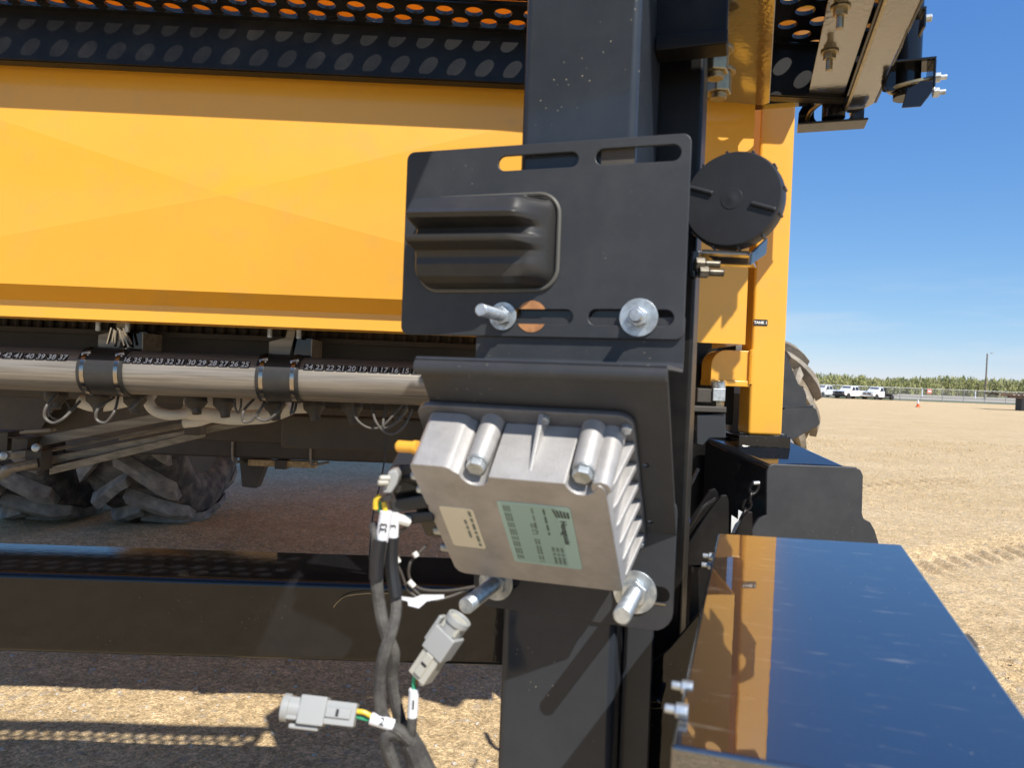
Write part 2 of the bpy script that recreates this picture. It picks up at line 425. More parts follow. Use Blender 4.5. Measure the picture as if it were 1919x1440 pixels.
# ------------------------------------------------------------------ mesh helpers
class MB:
    def __init__(s):
        s.v = []
        s.f = []

    def add(s, vs, fs):
        o = len(s.v)
        s.v += [Vector(a) for a in vs]
        s.f += [[i + o for i in f] for f in fs]
        return s

    def box(s, a, b):
        x0, y0, z0 = [min(a[i], b[i]) for i in range(3)]
        x1, y1, z1 = [max(a[i], b[i]) for i in range(3)]
        return s.hexa([(x0, y0, z0), (x1, y0, z0), (x1, y1, z0), (x0, y1, z0),
                       (x0, y0, z1), (x1, y0, z1), (x1, y1, z1), (x0, y1, z1)])

    def hexa(s, p):
        return s.add(p, [(0, 3, 2, 1), (4, 5, 6, 7), (0, 1, 5, 4), (1, 2, 6, 5), (2, 3, 7, 6), (3, 0, 4, 7)])

    def prism(s, poly, d):
        n = len(poly)
        p = [Vector(a) for a in poly]
        d = Vector(d)
        return s.add(p + [a + d for a in p],
                     [list(range(n))[::-1], [n + i for i in range(n)]] +
                     [[i, (i + 1) % n, n + (i + 1) % n, n + i] for i in range(n)])

    def cyl(s, a, b, r, n=20, r2=None, rot=0.0):
        a = Vector(a); b = Vector(b)
        r2 = r if r2 is None else r2
        d = (b - a).normalized()
        u = d.orthogonal().normalized()
        if abs(d.z) < 0.9:
            u = d.cross(Vector((0, 0, 1))).normalized()
        w = d.cross(u)
        vs = []
        for q, rr in ((a, r), (b, r2)):
            for i in range(n):
                t = 2 * math.pi * i / n + rot
                vs.append(q + (u * math.cos(t) + w * math.sin(t)) * rr)
        return s.add(vs, [list(range(n))[::-1], [n + i for i in range(n)]] +
                     [[i, (i + 1) % n, n + (i + 1) % n, n + i] for i in range(n)])

    def lathe(s, a, d, prof, n=32, cap=True):
        a = Vector(a); d = Vector(d).normalized()
        u = d.orthogonal().normalized()
        if abs(d.z) < 0.9:
            u = d.cross(Vector((0, 0, 1))).normalized()
        w = d.cross(u)
        vs = []
        for (h, r) in prof:
            for i in range(n):
                t = 2 * math.pi * i / n
                vs.append(a + d * h + (u * math.cos(t) + w * math.sin(t)) * r)
        fs = []
        for k in range(len(prof) - 1):
            for i in range(n):
                fs.append([k * n + i, k * n + (i + 1) % n, (k + 1) * n + (i + 1) % n, (k + 1) * n + i])
        if cap:
            fs.append(list(range(n))[::-1])
            fs.append([(len(prof) - 1) * n + i for i in range(n)])
        return s.add(vs, fs)

    def tube(s, pts, r, n=8, smooth=6, closed=False, taper=None):
        p = [Vector(a) for a in pts]
        if smooth > 1 and len(p) > 2:
            q = []
            m = len(p)
            for i in range(m if closed else m - 1):
                p0 = p[(i - 1) % m] if (closed or i > 0) else p[0] * 2 - p[1]
                p1 = p[i]
                p2 = p[(i + 1) % m]
                p3 = p[(i + 2) % m] if (closed or i + 2 < m) else p[-1] * 2 - p[-2]
                for k in range(smooth):
                    t = k / smooth
                    q.append(0.5 * ((2 * p1) + (p2 - p0) * t + (2 * p0 - 5 * p1 + 4 * p2 - p3) * t * t +
                                    (3 * p1 - p0 - 3 * p2 + p3) * t ** 3))
            if not closed:
                q.append(p[-1])
            p = q
        m = len(p)
        rings = []
        u = None
        for i in range(m):
            if closed:
                d = (p[(i + 1) % m] - p[i - 1]).normalized()
            else:
                d = (p[min(i + 1, m - 1)] - p[max(i - 1, 0)]).normalized()
            if u is None:
                u = d.orthogonal().normalized()
            u = (u - d * u.dot(d)).normalized()
            w = d.cross(u)
            rr = r if taper is None else r * (taper[0] + (taper[1] - taper[0]) * i / (m - 1))
            rings.append([p[i] + (u * math.cos(2 * math.pi * k / n) + w * math.sin(2 * math.pi * k / n)) * rr for k in range(n)])
        vs = [a for g in rings for a in g]
        fs = []
        for i in range(m if closed else m - 1):
            j = (i + 1) % m
            for k in range(n):
                fs.append([i * n + k, i * n + (k + 1) % n, j * n + (k + 1) % n, j * n + k])
        if not closed:
            fs.append(list(range(n))[::-1])
            fs.append([(m - 1) * n + k for k in range(n)])
        return s.add(vs, fs)

    def mesh(s, bevel=0.0, seg=2, ang=32, smooth=True, sharp=None):
        bm = bmesh.new()
        vv = [bm.verts.new(a) for a in s.v]
        for f in s.f:
            try:
                bm.faces.new([vv[i] for i in f])
            except ValueError:
                pass
        bmesh.ops.recalc_face_normals(bm, faces=bm.faces)
        if bevel > 0:
            es = [e for e in bm.edges if len(e.link_faces) == 2 and e.calc_face_angle(0) > R(ang)]
            bmesh.ops.bevel(bm, geom=es, offset=bevel, segments=seg, profile=0.5, affect='EDGES', clamp_overlap=True)
        me = bpy.data.meshes.new('m')
        bm.to_mesh(me)
        bm.free()
        if smooth:
            me.polygons.foreach_set('use_smooth', [True] * len(me.polygons))
            me.set_sharp_from_angle(angle=R(sharp if sharp else (50 if bevel > 0 else 35)))
        return me


def curve_mesh(outer, holes, t, bevel=0.0):
    """flat plate with holes: outlines in x, y; thickness t centred on z = 0"""
    cu = bpy.data.curves.new('c', 'CURVE')
    cu.dimensions = '2D'
    cu.fill_mode = 'BOTH'
    cu.extrude = max(t / 2 - bevel, 0)
    cu.bevel_depth = bevel
    cu.bevel_resolution = 1
    cu.offset = -bevel
    for pl in [outer] + holes:
        sp = cu.splines.new('POLY')
        sp.points.add(len(pl) - 1)
        for i, q in enumerate(pl):
            sp.points[i].co = (q[0], q[1], 0, 1)
        sp.use_cyclic_u = True
    return from_curve(cu)


def from_curve(cu):
    ob = bpy.data.objects.new('tmp', cu)
    COL.objects.link(ob)
    dg = bpy.context.evaluated_depsgraph_get()
    me = bpy.data.meshes.new_from_object(ob.evaluated_get(dg))
    bpy.data.objects.remove(ob)
    bpy.data.curves.remove(cu)
    return me


def text_mesh(body, size, ax='CENTER', ay='CENTER', t=0.0003, shear=0.0, bold=0.0):
    cu = bpy.data.curves.new('t', 'FONT')
    cu.body = body
    cu.size = size
    cu.align_x = ax
    cu.align_y = ay
    cu.extrude = t
    cu.shear = shear
    cu.offset = bold
    cu.resolution_u = 3
    return from_curve(cu)


def rrect(x0, y0, x1, y1, r, n=5):
    out = []
    for cx, cy, a0 in ((x1 - r, y1 - r, 0), (x0 + r, y1 - r, 90), (x0 + r, y0 + r, 180), (x1 - r, y0 + r, 270)):
        for i in range(n + 1):
            a = R(a0 + 90 * i / n)
            out.append((cx + r * math.cos(a), cy + r * math.sin(a)))
    return out


def slot(x0, x1, yc, r, n=8):
    return rrect(x0, yc - r, x1, yc + r, r * 0.999, n)


def circ(x, y, r, n=20, ph=0.0):
    return [(x + r * math.cos(2 * math.pi * i / n + ph), y + r * math.sin(2 * math.pi * i / n + ph)) for i in range(n)]


def tag(o, label=None, cat=None, group=None, kind=None):
    if label: o['label'] = label
    if cat: o['category'] = cat
    if group: o['group'] = group
    if kind: o['kind'] = kind
    return o


def thing(name, label, cat, loc=(0, 0, 0), frame=WW, group=None):
    o = bpy.data.objects.new(name, None)
    o.empty_display_size = 0.1
    COL.objects.link(o)
    w = Matrix.Translation(frame @ Vector(loc)) @ frame.to_3x3().to_4x4()
    o.matrix_world = w
    MW[o.name] = w
    return tag(o, label, cat, group)


def part(name, geo, m, parent=None, frame=WW, label=None, kind=None, **kw):
    """geo is given in frame coordinates; it is linked as one mesh object"""
    me = geo.mesh(**kw) if isinstance(geo, MB) else geo
    w = MW[parent.name] if parent is not None else Matrix.Identity(4)
    me.transform(w.inverted() @ frame)
    if frame.determinant() < 0: me.flip_normals()
    me.materials.clear()
    me.materials.append(M[m] if isinstance(m, str) else m)
    me.name = name
    o = bpy.data.objects.new(name, me)
    COL.objects.link(o)
    if parent is not None:
        o.parent = parent
    MW[o.name] = w
    if kw.get('bevel', 0) > 0:
        wn = o.modifiers.new('weighted_normal', 'WEIGHTED_NORMAL')
        wn.keep_sharp = True
        wn.weight = 100
    if label: o['label'] = label
    if kind: o['kind'] = kind
    return o


def solo(name, geo, m, label, cat, frame=WW, base=(0, 0, 0), group=None, kind=None, **kw):
    """a thing that is one mesh; its origin is put at its base"""
    me = geo.mesh(**kw) if isinstance(geo, MB) else geo
    w = Matrix.Translation(frame @ Vector(base)) @ frame.to_3x3().to_4x4()
    me.transform(w.inverted() @ frame)
    if frame.determinant() < 0: me.flip_normals()
    me.materials.clear()
    me.materials.append(M[m] if isinstance(m, str) else m)
    me.name = name
    o = bpy.data.objects.new(name, me)
    COL.objects.link(o)
    o.matrix_world = w
    MW[o.name] = w
    return tag(o, label, cat, group, kind)


def plate(outer, holes, t, frame2d, bevel=0.0):
    """curve plate moved by a matrix into frame coordinates"""
    me = curve_mesh(outer, holes, t, bevel)
    me.transform(frame2d)
    return me


def merge(*mes):
    bm = bmesh.new()
    for me in mes:
        bm.from_mesh(me)
        bpy.data.meshes.remove(me)
    out = bpy.data.meshes.new('m')
    bm.to_mesh(out)
    bm.free()
    return out


XZ = lambda y: Matrix(((1, 0, 0, 0), (0, 0, -1, y), (0, 1, 0, 0), (0, 0, 0, 1)))   # plate x,y -> x,z at depth y (z of the plate points to the viewer)


def hexbolt(mb_head, c, d, r, h):
    mb_head.cyl(c, Vector(c) + Vector(d).normalized() * h, r, 6)


# ------------------------------------------------------------------ ground
def build_ground():
    xs = list(np.arange(-5.5, 8.0, 0.03))
    s = 0.03
    while xs[-1] < 4000:
        s *= 1.13
        xs.append(xs[-1] + s)
    s = 0.03
    lo = [-5.5]
    while lo[0] > -4000:
        s *= 1.13
        lo.insert(0, lo[0] - s)
    xs = np.array(lo[:-1] + xs)
    ys = list(np.arange(1.2, 10.0, 0.028))
    s = 0.028
    while ys[-1] < 5000:
        s *= 1.07
        ys.append(ys[-1] + s)
    s = 0.03
    lo = [1.2]
    while lo[0] > -400:
        s *= 1.2
        lo.insert(0, lo[0] - s)
    ys = np.array(lo[:-1] + ys)
    X, Y = np.meshgrid(xs, ys)
    Z = np.zeros_like(X)
    near = (X > -6) & (X < 16) & (Y > 1) & (Y < 22)
    idx = np.argwhere(near)
    for (i, j) in idx:
        x = X[i, j]; y = Y[i, j]
        if y > 12 and (i % 1):
            continue
        a = noise.noise((x * 0.7, y * 0.7, 0.3)) * 0.012 + noise.noise((x * 2.6, y * 2.6, 3.3)) * 0.008
        if y < 11:
            a += noise.noise((x * 11, y * 11, 7.7)) * 0.006
        Z[i, j] = a
    # lug prints of tyres that crossed the yard on the right
    def track(x0, y0, x1, y1, w, pitch, skew, depth):
        dx, dy = x1 - x0, y1 - y0
        ln = math.hypot(dx, dy)
        ux, uy = dx / ln, dy / ln
        u = (X - x0) * ux + (Y - y0) * uy
        v = -(X - x0) * uy + (Y - y0) * ux
        ins = (np.abs(v) < w) & (u > 0) & (u < ln)
        edge = np.clip((w - np.abs(v)) / 0.06, 0, 1)
        ph = (u + skew * np.abs(v)) / pitch
        bar = np.clip(np.sin(ph * 2 * math.pi) * 2.2, -1, 1)
        Z[...] += np.where(ins, edge * (bar * depth - depth * 0.5), 0)
    track(1.9, 5.2, 7.5, 8.2, 0.33, 0.24, 0.75, 0.022)
    track(2.6, 3.4, 8.2, 6.6, 0.33, 0.24, 0.75, 0.020)
    track(3.6, 9.5, 14, 15.5, 0.33, 0.26, -0.75, 0.016)
    # scraped hollow and heaps in front of the wheels
    for (cx, cy, rr, h) in ((-2.6, 5.75, 0.45, -0.05), (-2.9, 6.15, 0.5, 0.06), (-1.9, 6.3, 0.5, 0.035), (-3.4, 5.9, 0.5, 0.04)):
        Z += h * np.exp(-((X - cx) ** 2 + (Y - cy) ** 2) / rr ** 2)
    ny, nx = X.shape
    co = np.stack([X.ravel(), Y.ravel(), Z.ravel()], 1).astype(np.float32)
    a = (np.arange(ny - 1)[:, None] * nx + np.arange(nx - 1)[None, :]).ravel()
    q = np.stack([a, a + 1, a + nx + 1, a + nx], 1).astype(np.int32)
    me = bpy.data.meshes.new('ground')
    me.vertices.add(len(co)); me.vertices.foreach_set('co', co.ravel())
    me.loops.add(q.size); me.loops.foreach_set('vertex_index', q.ravel())
    me.polygons.add(len(q)); me.polygons.foreach_set('loop_start', np.arange(0, q.size, 4, dtype=np.int32))
    me.polygons.foreach_set('loop_total', np.full(len(q), 4, dtype=np.int32))
    me.update(calc_edges=True)
    me.polygons.foreach_set('use_smooth', [True] * len(me.polygons))
    me.materials.append(M['ground'])
    o = bpy.data.objects.new('ground', me)
    COL.objects.link(o)
    tag(o, kind='structure')


build_ground()


def strip(name, pts, m, z, kind='structure'):
    mb = MB()
    mb.add([(p[0], p[1], z) for p in pts], [list(range(len(pts)))])
    o = part(name, mb, m, smooth=False)
    o['kind'] = kind
    return o


# fence line, road and verges run across the view beyond the yard
def band(name, y0, y1, m, z):
    strip(name, [(-700, y0, 0), (900, y0, 0), (900, y1, 0), (-700, y1, 0)], m, z)
band('grass_verge', 108.2, 131, 'grass', 0.02)
band('road_shoulder', 131, 186, 'road', 0.024)
band('grass_verge', 186, 207, 'grass', 0.028)
band('road', 207, 318, 'road', 0.032)
band('field', 318, 1600, 'field', 0.036)

# stones lying on the yard, as one mass
def stones():
    base = []
    for k in range(5):
        bm = bmesh.new()
        bmesh.ops.create_icosphere(bm, subdivisions=1, radius=1)
        for v in bm.verts:
            v.co *= 0.75 + 0.5 * rnd.random()
            v.co.z *= 0.6
        base.append(([v.co.copy() for v in bm.verts], [[v.index for v in f.verts] for f in bm.faces]))
        bm.free()
    vs, fs = [], []
    o = 0
    for i in range(5200):
        if i < 2600:
            x = rnd.uniform(-3.4, 1.2); y = rnd.uniform(2.5, 7.5)
        else:
            x = rnd.uniform(0.9, 7.5); y = rnd.uniform(2.4, 13)
        r = 0.004 + 0.010 * rnd.random() ** 3
        if rnd.random() < 0.015: r *= 1.9
        a = rnd.random() * 6.28
        ca, sa = math.cos(a), math.sin(a)
        sy = rnd.uniform(0.6, 1)
        b = base[i % 5]
        z = noise.noise((x * 0.7, y * 0.7, 0.3)) * 0.012 + noise.noise((x * 2.6, y * 2.6, 3.3)) * 0.008 + noise.noise((x * 11, y * 11, 7.7)) * 0.006
        for c in b[0]:
            px, py = c.x * r, c.y * r * sy
            vs.append((x + px * ca - py * sa, y + px * sa + py * ca, z + c.z * r * 0.9 + r * 0.15))
        fs += [[q + o for q in f] for f in b[1]]
        o += len(b[0])
    me = bpy.data.meshes.new('gravel_stones')
    me.from_pydata(vs, [], fs)
    me.materials.append(M['stone'])
    ob = bpy.data.objects.new('gravel_stones', me)
    COL.objects.link(ob)
    tag(ob, 'loose gravel stones scattered over the tan yard', 'gravel', kind='stuff')
stones()

def grains():
    base = []
    for k in range(6):
        vs0 = [Vector((rnd.uniform(.7, 1.2) * math.cos(a), rnd.uniform(.6, 1.0) * math.sin(a), 0)) for a in (0, 1.26, 2.5, 3.77, 5.0)]
        base.append(([tuple(q) for q in vs0] + [(q.x * .55, q.y * .55, rnd.uniform(.55, .85)) for q in vs0],
                     [(i, (i + 1) % 5, 5 + (i + 1) % 5, 5 + i) for i in range(5)] + [(5, 6, 7, 8, 9)]))
    vs, fs = [], []
    o = 0
    for i in range(26000):
        if i < 7000:
            x = rnd.uniform(-3.6, 1.0); y = rnd.uniform(2.4, 7.8)
        else:
            d = 2.3 * (1 + rnd.random() * 2.6) ** 1.75
            x = d * rnd.uniform(0.30, 0.80); y = d
        r = (0.0035 + 0.0065 * rnd.random() ** 2.5) * max(1.0, y / 5.0)
        if noise.noise((x * 0.8, y * 0.8, 9.1)) < rnd.uniform(-.5, .35): continue
        a = rnd.random() * 6.28
        ca, sa = math.cos(a) * r, math.sin(a) * r
        z = 0
        if -6 < x < 16 and 1 < y < 22:
            z = noise.noise((x * 0.7, y * 0.7, 0.3)) * 0.012 + noise.noise((x * 2.6, y * 2.6, 3.3)) * 0.008
            if y < 11: z += noise.noise((x * 11, y * 11, 7.7)) * 0.006
        b = base[i % 6]
        for c in b[0]:
            vs.append((x + c[0] * ca - c[1] * sa, y + c[0] * sa + c[1] * ca, z - r * 0.1 + c[2] * r))
        fs += [[q + o for q in f] for f in b[1]]
        o += 10
    me = bpy.data.meshes.new('gravel_grains')
    me.from_pydata(vs, [], fs)
    me.materials.append(M['ground'])
    ob = bpy.data.objects.new('gravel_grains', me)
    COL.objects.link(ob)
    tag(ob, 'fine tan gravel grains lying all over the yard', 'gravel', kind='stuff')
grains()

# far belt of young trees, one mass
def treebelt():
    vs, fs = [], []
    def tri(p, s, up):
        a = rnd.random() * 6.28
        w = Vector((math.cos(a), math.sin(a), rnd.uniform(-.4, .4))) * s
        h = Vector((rnd.uniform(-.3, .3), rnd.uniform(-.3, .3), 1)).normalized() * s * up
        o = len(vs)
        vs.extend([p - w * .5, p + w * .5, p + h])
        fs.append((o, o + 1, o + 2))
    for i in range(1650):
        x = rnd.uniform(115, 430) if i < 1350 else rnd.uniform(-260, 115)
        y = rnd.uniform(338, 372)
        bx = Vector((x, y, 0))
        hh = 7.2 + 2.0 * noise.noise((x * 0.035, 1.7, 0)) + 2.2 * noise.noise((x * 0.15, 5.7, 0)) + rnd.uniform(-1.8, 1.2)
        wd = rnd.uniform(1.3, 2.6)
        for k in range(7):
            q = bx + Vector((rnd.uniform(-.8, .8), rnd.uniform(-.6, .6), 0))
            tip = q + Vector((rnd.uniform(-1.2, 1.2), rnd.uniform(-.8, .8), hh * rnd.uniform(.9, 1.15)))
            o = len(vs)
            vs.extend([q + Vector((-.13, 0, 0)), q + Vector((.13, 0, 0)), tip])
            fs.append((o, o + 1, o + 2))
        for k in range(70):
            u = rnd.random() ** 0.85
            z = hh * (0.04 + 0.94 * u)
            r = wd * (0.45 + 0.75 * math.sin(math.pi * min(1, u * 0.9 + 0.08)))
            a = rnd.random() * 6.28
            rr = r * rnd.random() ** .5
            tri(bx + Vector((math.cos(a) * rr, math.sin(a) * rr, z)), rnd.uniform(.35, .95), rnd.uniform(.9, 2.0))
    me = bpy.data.meshes.new('tree_belt')
    me.from_pydata([tuple(v) for v in vs], [], fs)
    me.materials.append(M['leaves'])
    ob = bpy.data.objects.new('tree_belt', me)
    COL.objects.link(ob)
    tag(ob, 'far belt of young spring-green trees beyond the road', 'trees', kind='stuff')
treebelt()


# ================================================================== THE MACHINE
# ------------------------------------------------------------------ yellow tank
tank = thing('dry_tank', 'big yellow steel tank with cross-creased front panel behind the black mounting post', 'tank', (-1.2, 2.0, 1.61))
PX0, PX1 = -3.3, 0.698            # panel left / right end
panel = MB()
y0 = 2.0
z_main_top = 2.318
z_main_bot = (-1.3869, 2, 1.7025)[2]
z_fold = (-1.4167, 2.045, 1.6617)[2]
z_lip = (-1.4153, 2.045, 1.6149)[2]
cxs = (-0.7675, 2, 1.9655)
bx0 = cxs[0] - 1.19
bx1 = cxs[0] + 1.19
def bay(mb, xa, xb, bump=0.030):
    xm = (xa + xb) / 2
    zm = (z_main_top + z_main_bot) / 2
    if abs(xm - cxs[0]) < 0.01: zm = cxs[2]
    mb.add([(xa, y0, z_main_top), (xb, y0, z_main_top), (xb, y0, z_main_bot), (xa, y0, z_main_bot), (xm, y0 - bump, zm)],
           [(0, 1, 4), (1, 2, 4), (2, 3, 4), (3, 0, 4)])
bay(panel, bx0, bx1)
bay(panel, bx0 - 2.38, bx0)
panel.add([(bx1, y0, z_main_top), (PX1, y0, z_main_top), (PX1, y0, z_main_bot), (bx1, y0, z_main_bot)], [(0, 1, 2, 3)])
part('front_panel', panel, 'yellow', tank, smooth=False)
low = MB()
xa, xb = bx0 - 2.38, 0.30
low.add([(0.30, y0, z_main_bot), (PX1, y0, z_main_bot), (PX1, y0, z_lip), (0.30, y0, z_lip)], [(0, 1, 2, 3)])
low.add([(0.30, y0, z_main_bot), (0.30, y0, z_lip), (0.30, 2.045, z_lip), (0.30, 2.045, z_fold)], [(0, 1, 2, 3)])
for (p, q) in (((y0, z_main_bot), (2.045, z_fold)), ((2.045, z_fold), (2.045, z_lip)), ((2.045, z_lip), (2.10, z_lip - 0.004))):
    low.add([(xa, p[0], p[1]), (xb, p[0], p[1]), (xb, q[0], q[1]), (xa, q[0], q[1])], [(0, 1, 2, 3)])
bm_low = part('lower_fold', low, 'yellow', tank, smooth=False)
rimb = MB().box((xa, 1.990, z_main_top - 0.002), (PX1, 2.12, z_main_top + 0.022))
part('top_rim', rimb, 'yellow', tank, bevel=0.005)
endp = MB().box((PX1 - 0.004, 2.003, z_lip), (PX1 + 0.001, 2.30, z_main_top))
part('panel_end', endp, 'yellow', tank)
body = MB()
body.hexa([(-3.3, 2.10, 2.10), (0.60, 2.10, 2.10), (0.60, 9.6, 2.10), (-3.3, 9.6, 2.10),
           (-3.3, 2.10, 2.33), (0.64, 2.10, 2.33), (0.64, 9.6, 2.33), (-3.3, 9.6, 2.33)])
body.hexa([(-3.3, 2.20, 2.33), (0.64, 2.20, 2.33), (0.64, 9.6, 2.33), (-3.3, 9.6, 2.33),
           (-3.9, 2.55, 3.25), (0.70, 2.55, 3.25), (0.70, 9.6, 3.25), (-3.9, 9.6, 3.25)])
part('hopper_body', body, 'yellow', tank)
lid = MB().box((-3.3, 2.05, 2.60), (1.03, 2.46, 2.64))  # lid added and sized to shade the top of the yellow post
part('lid', lid, 'yellow', tank, bevel=0.01)
dark = MB().box((-3.3, 2.42, 1.50), (0.12, 2.5, 2.09))
for i in range(70):
    x = -2.6 + i * 0.038
    dark.cyl((x, 2.41, 1.60), (x + 0.03, 2.41, 2.05), 0.008, 6)
dark.box((-3.3, 2.36, 1.585), (0.12, 2.42, 1.60))
part('metering_wall', dark, 'rim_steel', tank)

# ------------------------------------------------------------------ yellow end post
yp = thing('end_post', 'yellow square steel post carrying the small TANK 1 sticker, right of the tank', 'post', (0.88, 2.35, 1.34))
a = (0.8249, 2.3, 1.3379); b = (0.9372, 2.3, 1.3421)
yt = MB().box((a[0], 2.3, a[2]), (b[0], 2.405, 2.75))
part('tube', yt, 'yellow', yp, bevel=0.010, seg=3)
ga = (0.6957, 2.305, 1.6118); gb = (0.8178, 2.305, 1.505)
gx0, gx1, gz0, gz1 = ga[0], a[0] - 0.001, gb[2], ga[2]
r_ = 0.05
gp = [(gx1, 2.305, gz0), (gx1, 2.305, gz1)] + [(gx0 + r_ - r_ * math.sin(t), 2.305, gz1 - r_ + r_ * math.cos(t)) for t in np.linspace(0, math.pi / 2, 7)] + [(gx0, 2.305, gz0)]
part('gusset', MB().prism(gp, (0, 0.11, 0)), 'yellow', yp, bevel=0.003)
part('gusset_foot', MB().box((gx0 - 0.002, 2.300, gz0 - 0.012), (gx1 + 0.001, 2.415, gz0 + 0.008)), 'yellow', yp, bevel=0.003)
wl = MB()
for i in range(18):
    z = gz0 + (gz1 - gz0) * i / 17
    wl.lathe((gx1 + 0.001, 2.300, z - 0.0035), (0, 0, 1), [(0, 0.006), (0.0035, 0.0085), (0.007, 0.006)], 8)
part('weld_bead', wl, 'yellow', yp)
ztab = (0.7589, 2.15, 1.7906)[2]
tab = MB().box((PX1 + 0.002, 2.11, ztab - 0.018), (PX1 + 0.028, 2.15, ztab + 0.018))
part('tie_tab', tab, 'yellow', yp)
lb = (0.85, 2.2985, 1.7046)
st = plate(rrect(-0.023, -0.0105, 0.023, 0.0105, 0.004), [], 0.0008, Matrix.Translation((lb[0], 2.2993, lb[2])) @ XZ(0))
stick = part('tank_sticker', st, 'ink', yp)
tm = text_mesh('TANK 1', 0.0125, t=0.0002, bold=0.0004)
tm.transform(Matrix.Translation((lb[0], 2.2986, lb[2])) @ XZ(0))
part('lettering', tm, 'white_ink', stick)

# ------------------------------------------------------------------ perforated catwalk
cw = thing('catwalk', 'black perforated steel walkway hung over the top of the yellow tank', 'walkway', (-1, 1.86, 2.29))
def deck(x0, x1, ya, yb, z, pitch=0.0755, rad=0.0235, xs=0.0, ypitch=None):
    holes = []
    yp_ = ypitch or pitch * 0.84
    rows = int((yb - ya - 0.01) / yp_)
    for k in range(rows):
        y = yb - 0.030 - k * yp_
        if y - rad < ya + 0.004: break
        n = int((x1 - x0) / pitch)
        for i in range(n):
            x = x0 + 0.05 + xs + i * pitch + (pitch / 2 if k % 2 else 0)
            if x + rad < x1 - 0.006 and x - rad > x0 + 0.006:
                holes.append(circ(x, y, rad, 18))
    return curve_mesh([(x0, ya), (x1, ya), (x1, yb), (x0, yb)], holes, 0.010), holes
me, _ = deck(-2.6, 0.46, 1.795, 1.923, 2.437, ypitch=0.055)
me.transform(Matrix.Translation((0, 0, 2.437)))
part('deck_sheet', me, 'black', cw)
me, _ = deck(0.012, 0.215, 1.68, 2.115, 2.437, xs=0.0)
me.transform(Matrix.Translation((0, 0, 2.437)))
part('deck_sheet', me, 'black', cw, FW)
part('shade_bar', MB().box((-0.06, 1.03, 2.43), (0.33, 1.17, 2.48)), 'black', cw, FW, bevel=0.004)  # unseen bar added overhead to shade the top bracket and rear upright
part('sun_block_lip', MB().box((-2.6, 1.786, 2.4425), (0.46, 1.794, 2.472)), 'black', cw)  # hidden lip added to keep sun through the near holes off the panel
web = MB().box((-2.6, 1.925, 2.292), (0.93, 1.931, 2.442))
web.box((-2.6, 1.932, 2.290), (0.93, 1.965, 2.296))
part('web', web, 'black_dull', cw)
rail = MB().box((-2.6, 1.905, 2.425), (0.93, 1.9245, 2.4315))
part('bend', rail, 'black', cw)

# near tread of the same walkway, over the viewer
ct = thing('step_tread', 'black perforated step tread above the picture, seen by its dotted shadow', 'step', (-1.0, 0.9, 2.43))
th_ = []
for k, yy in enumerate((0.955, 0.911, 0.838, 0.794, 0.721, 0.677)):
    for i in range(55):
        xx = -2.86 + 0.054 * i + (0.027 if k % 2 else 0)
        if xx + 0.019 < 0.09: th_.append(circ(xx, yy, 0.019, 14))
me = curve_mesh([(-2.9, 0.62), (0.10, 0.62), (0.10, 1.045), (-2.9, 1.045)], th_, 0.010)
me.transform(Matrix.Translation((0, 0, 2.437)))
part('tread_sheet', me, 'black', ct)
part('tread_plate', MB().box((-2.9, 0.10, 2.432), (0.10, 0.619, 2.442)), 'black', ct)
part('tread_edge', MB().box((-2.9, 1.046, 2.395), (0.10, 1.056, 2.442)), 'black', ct)

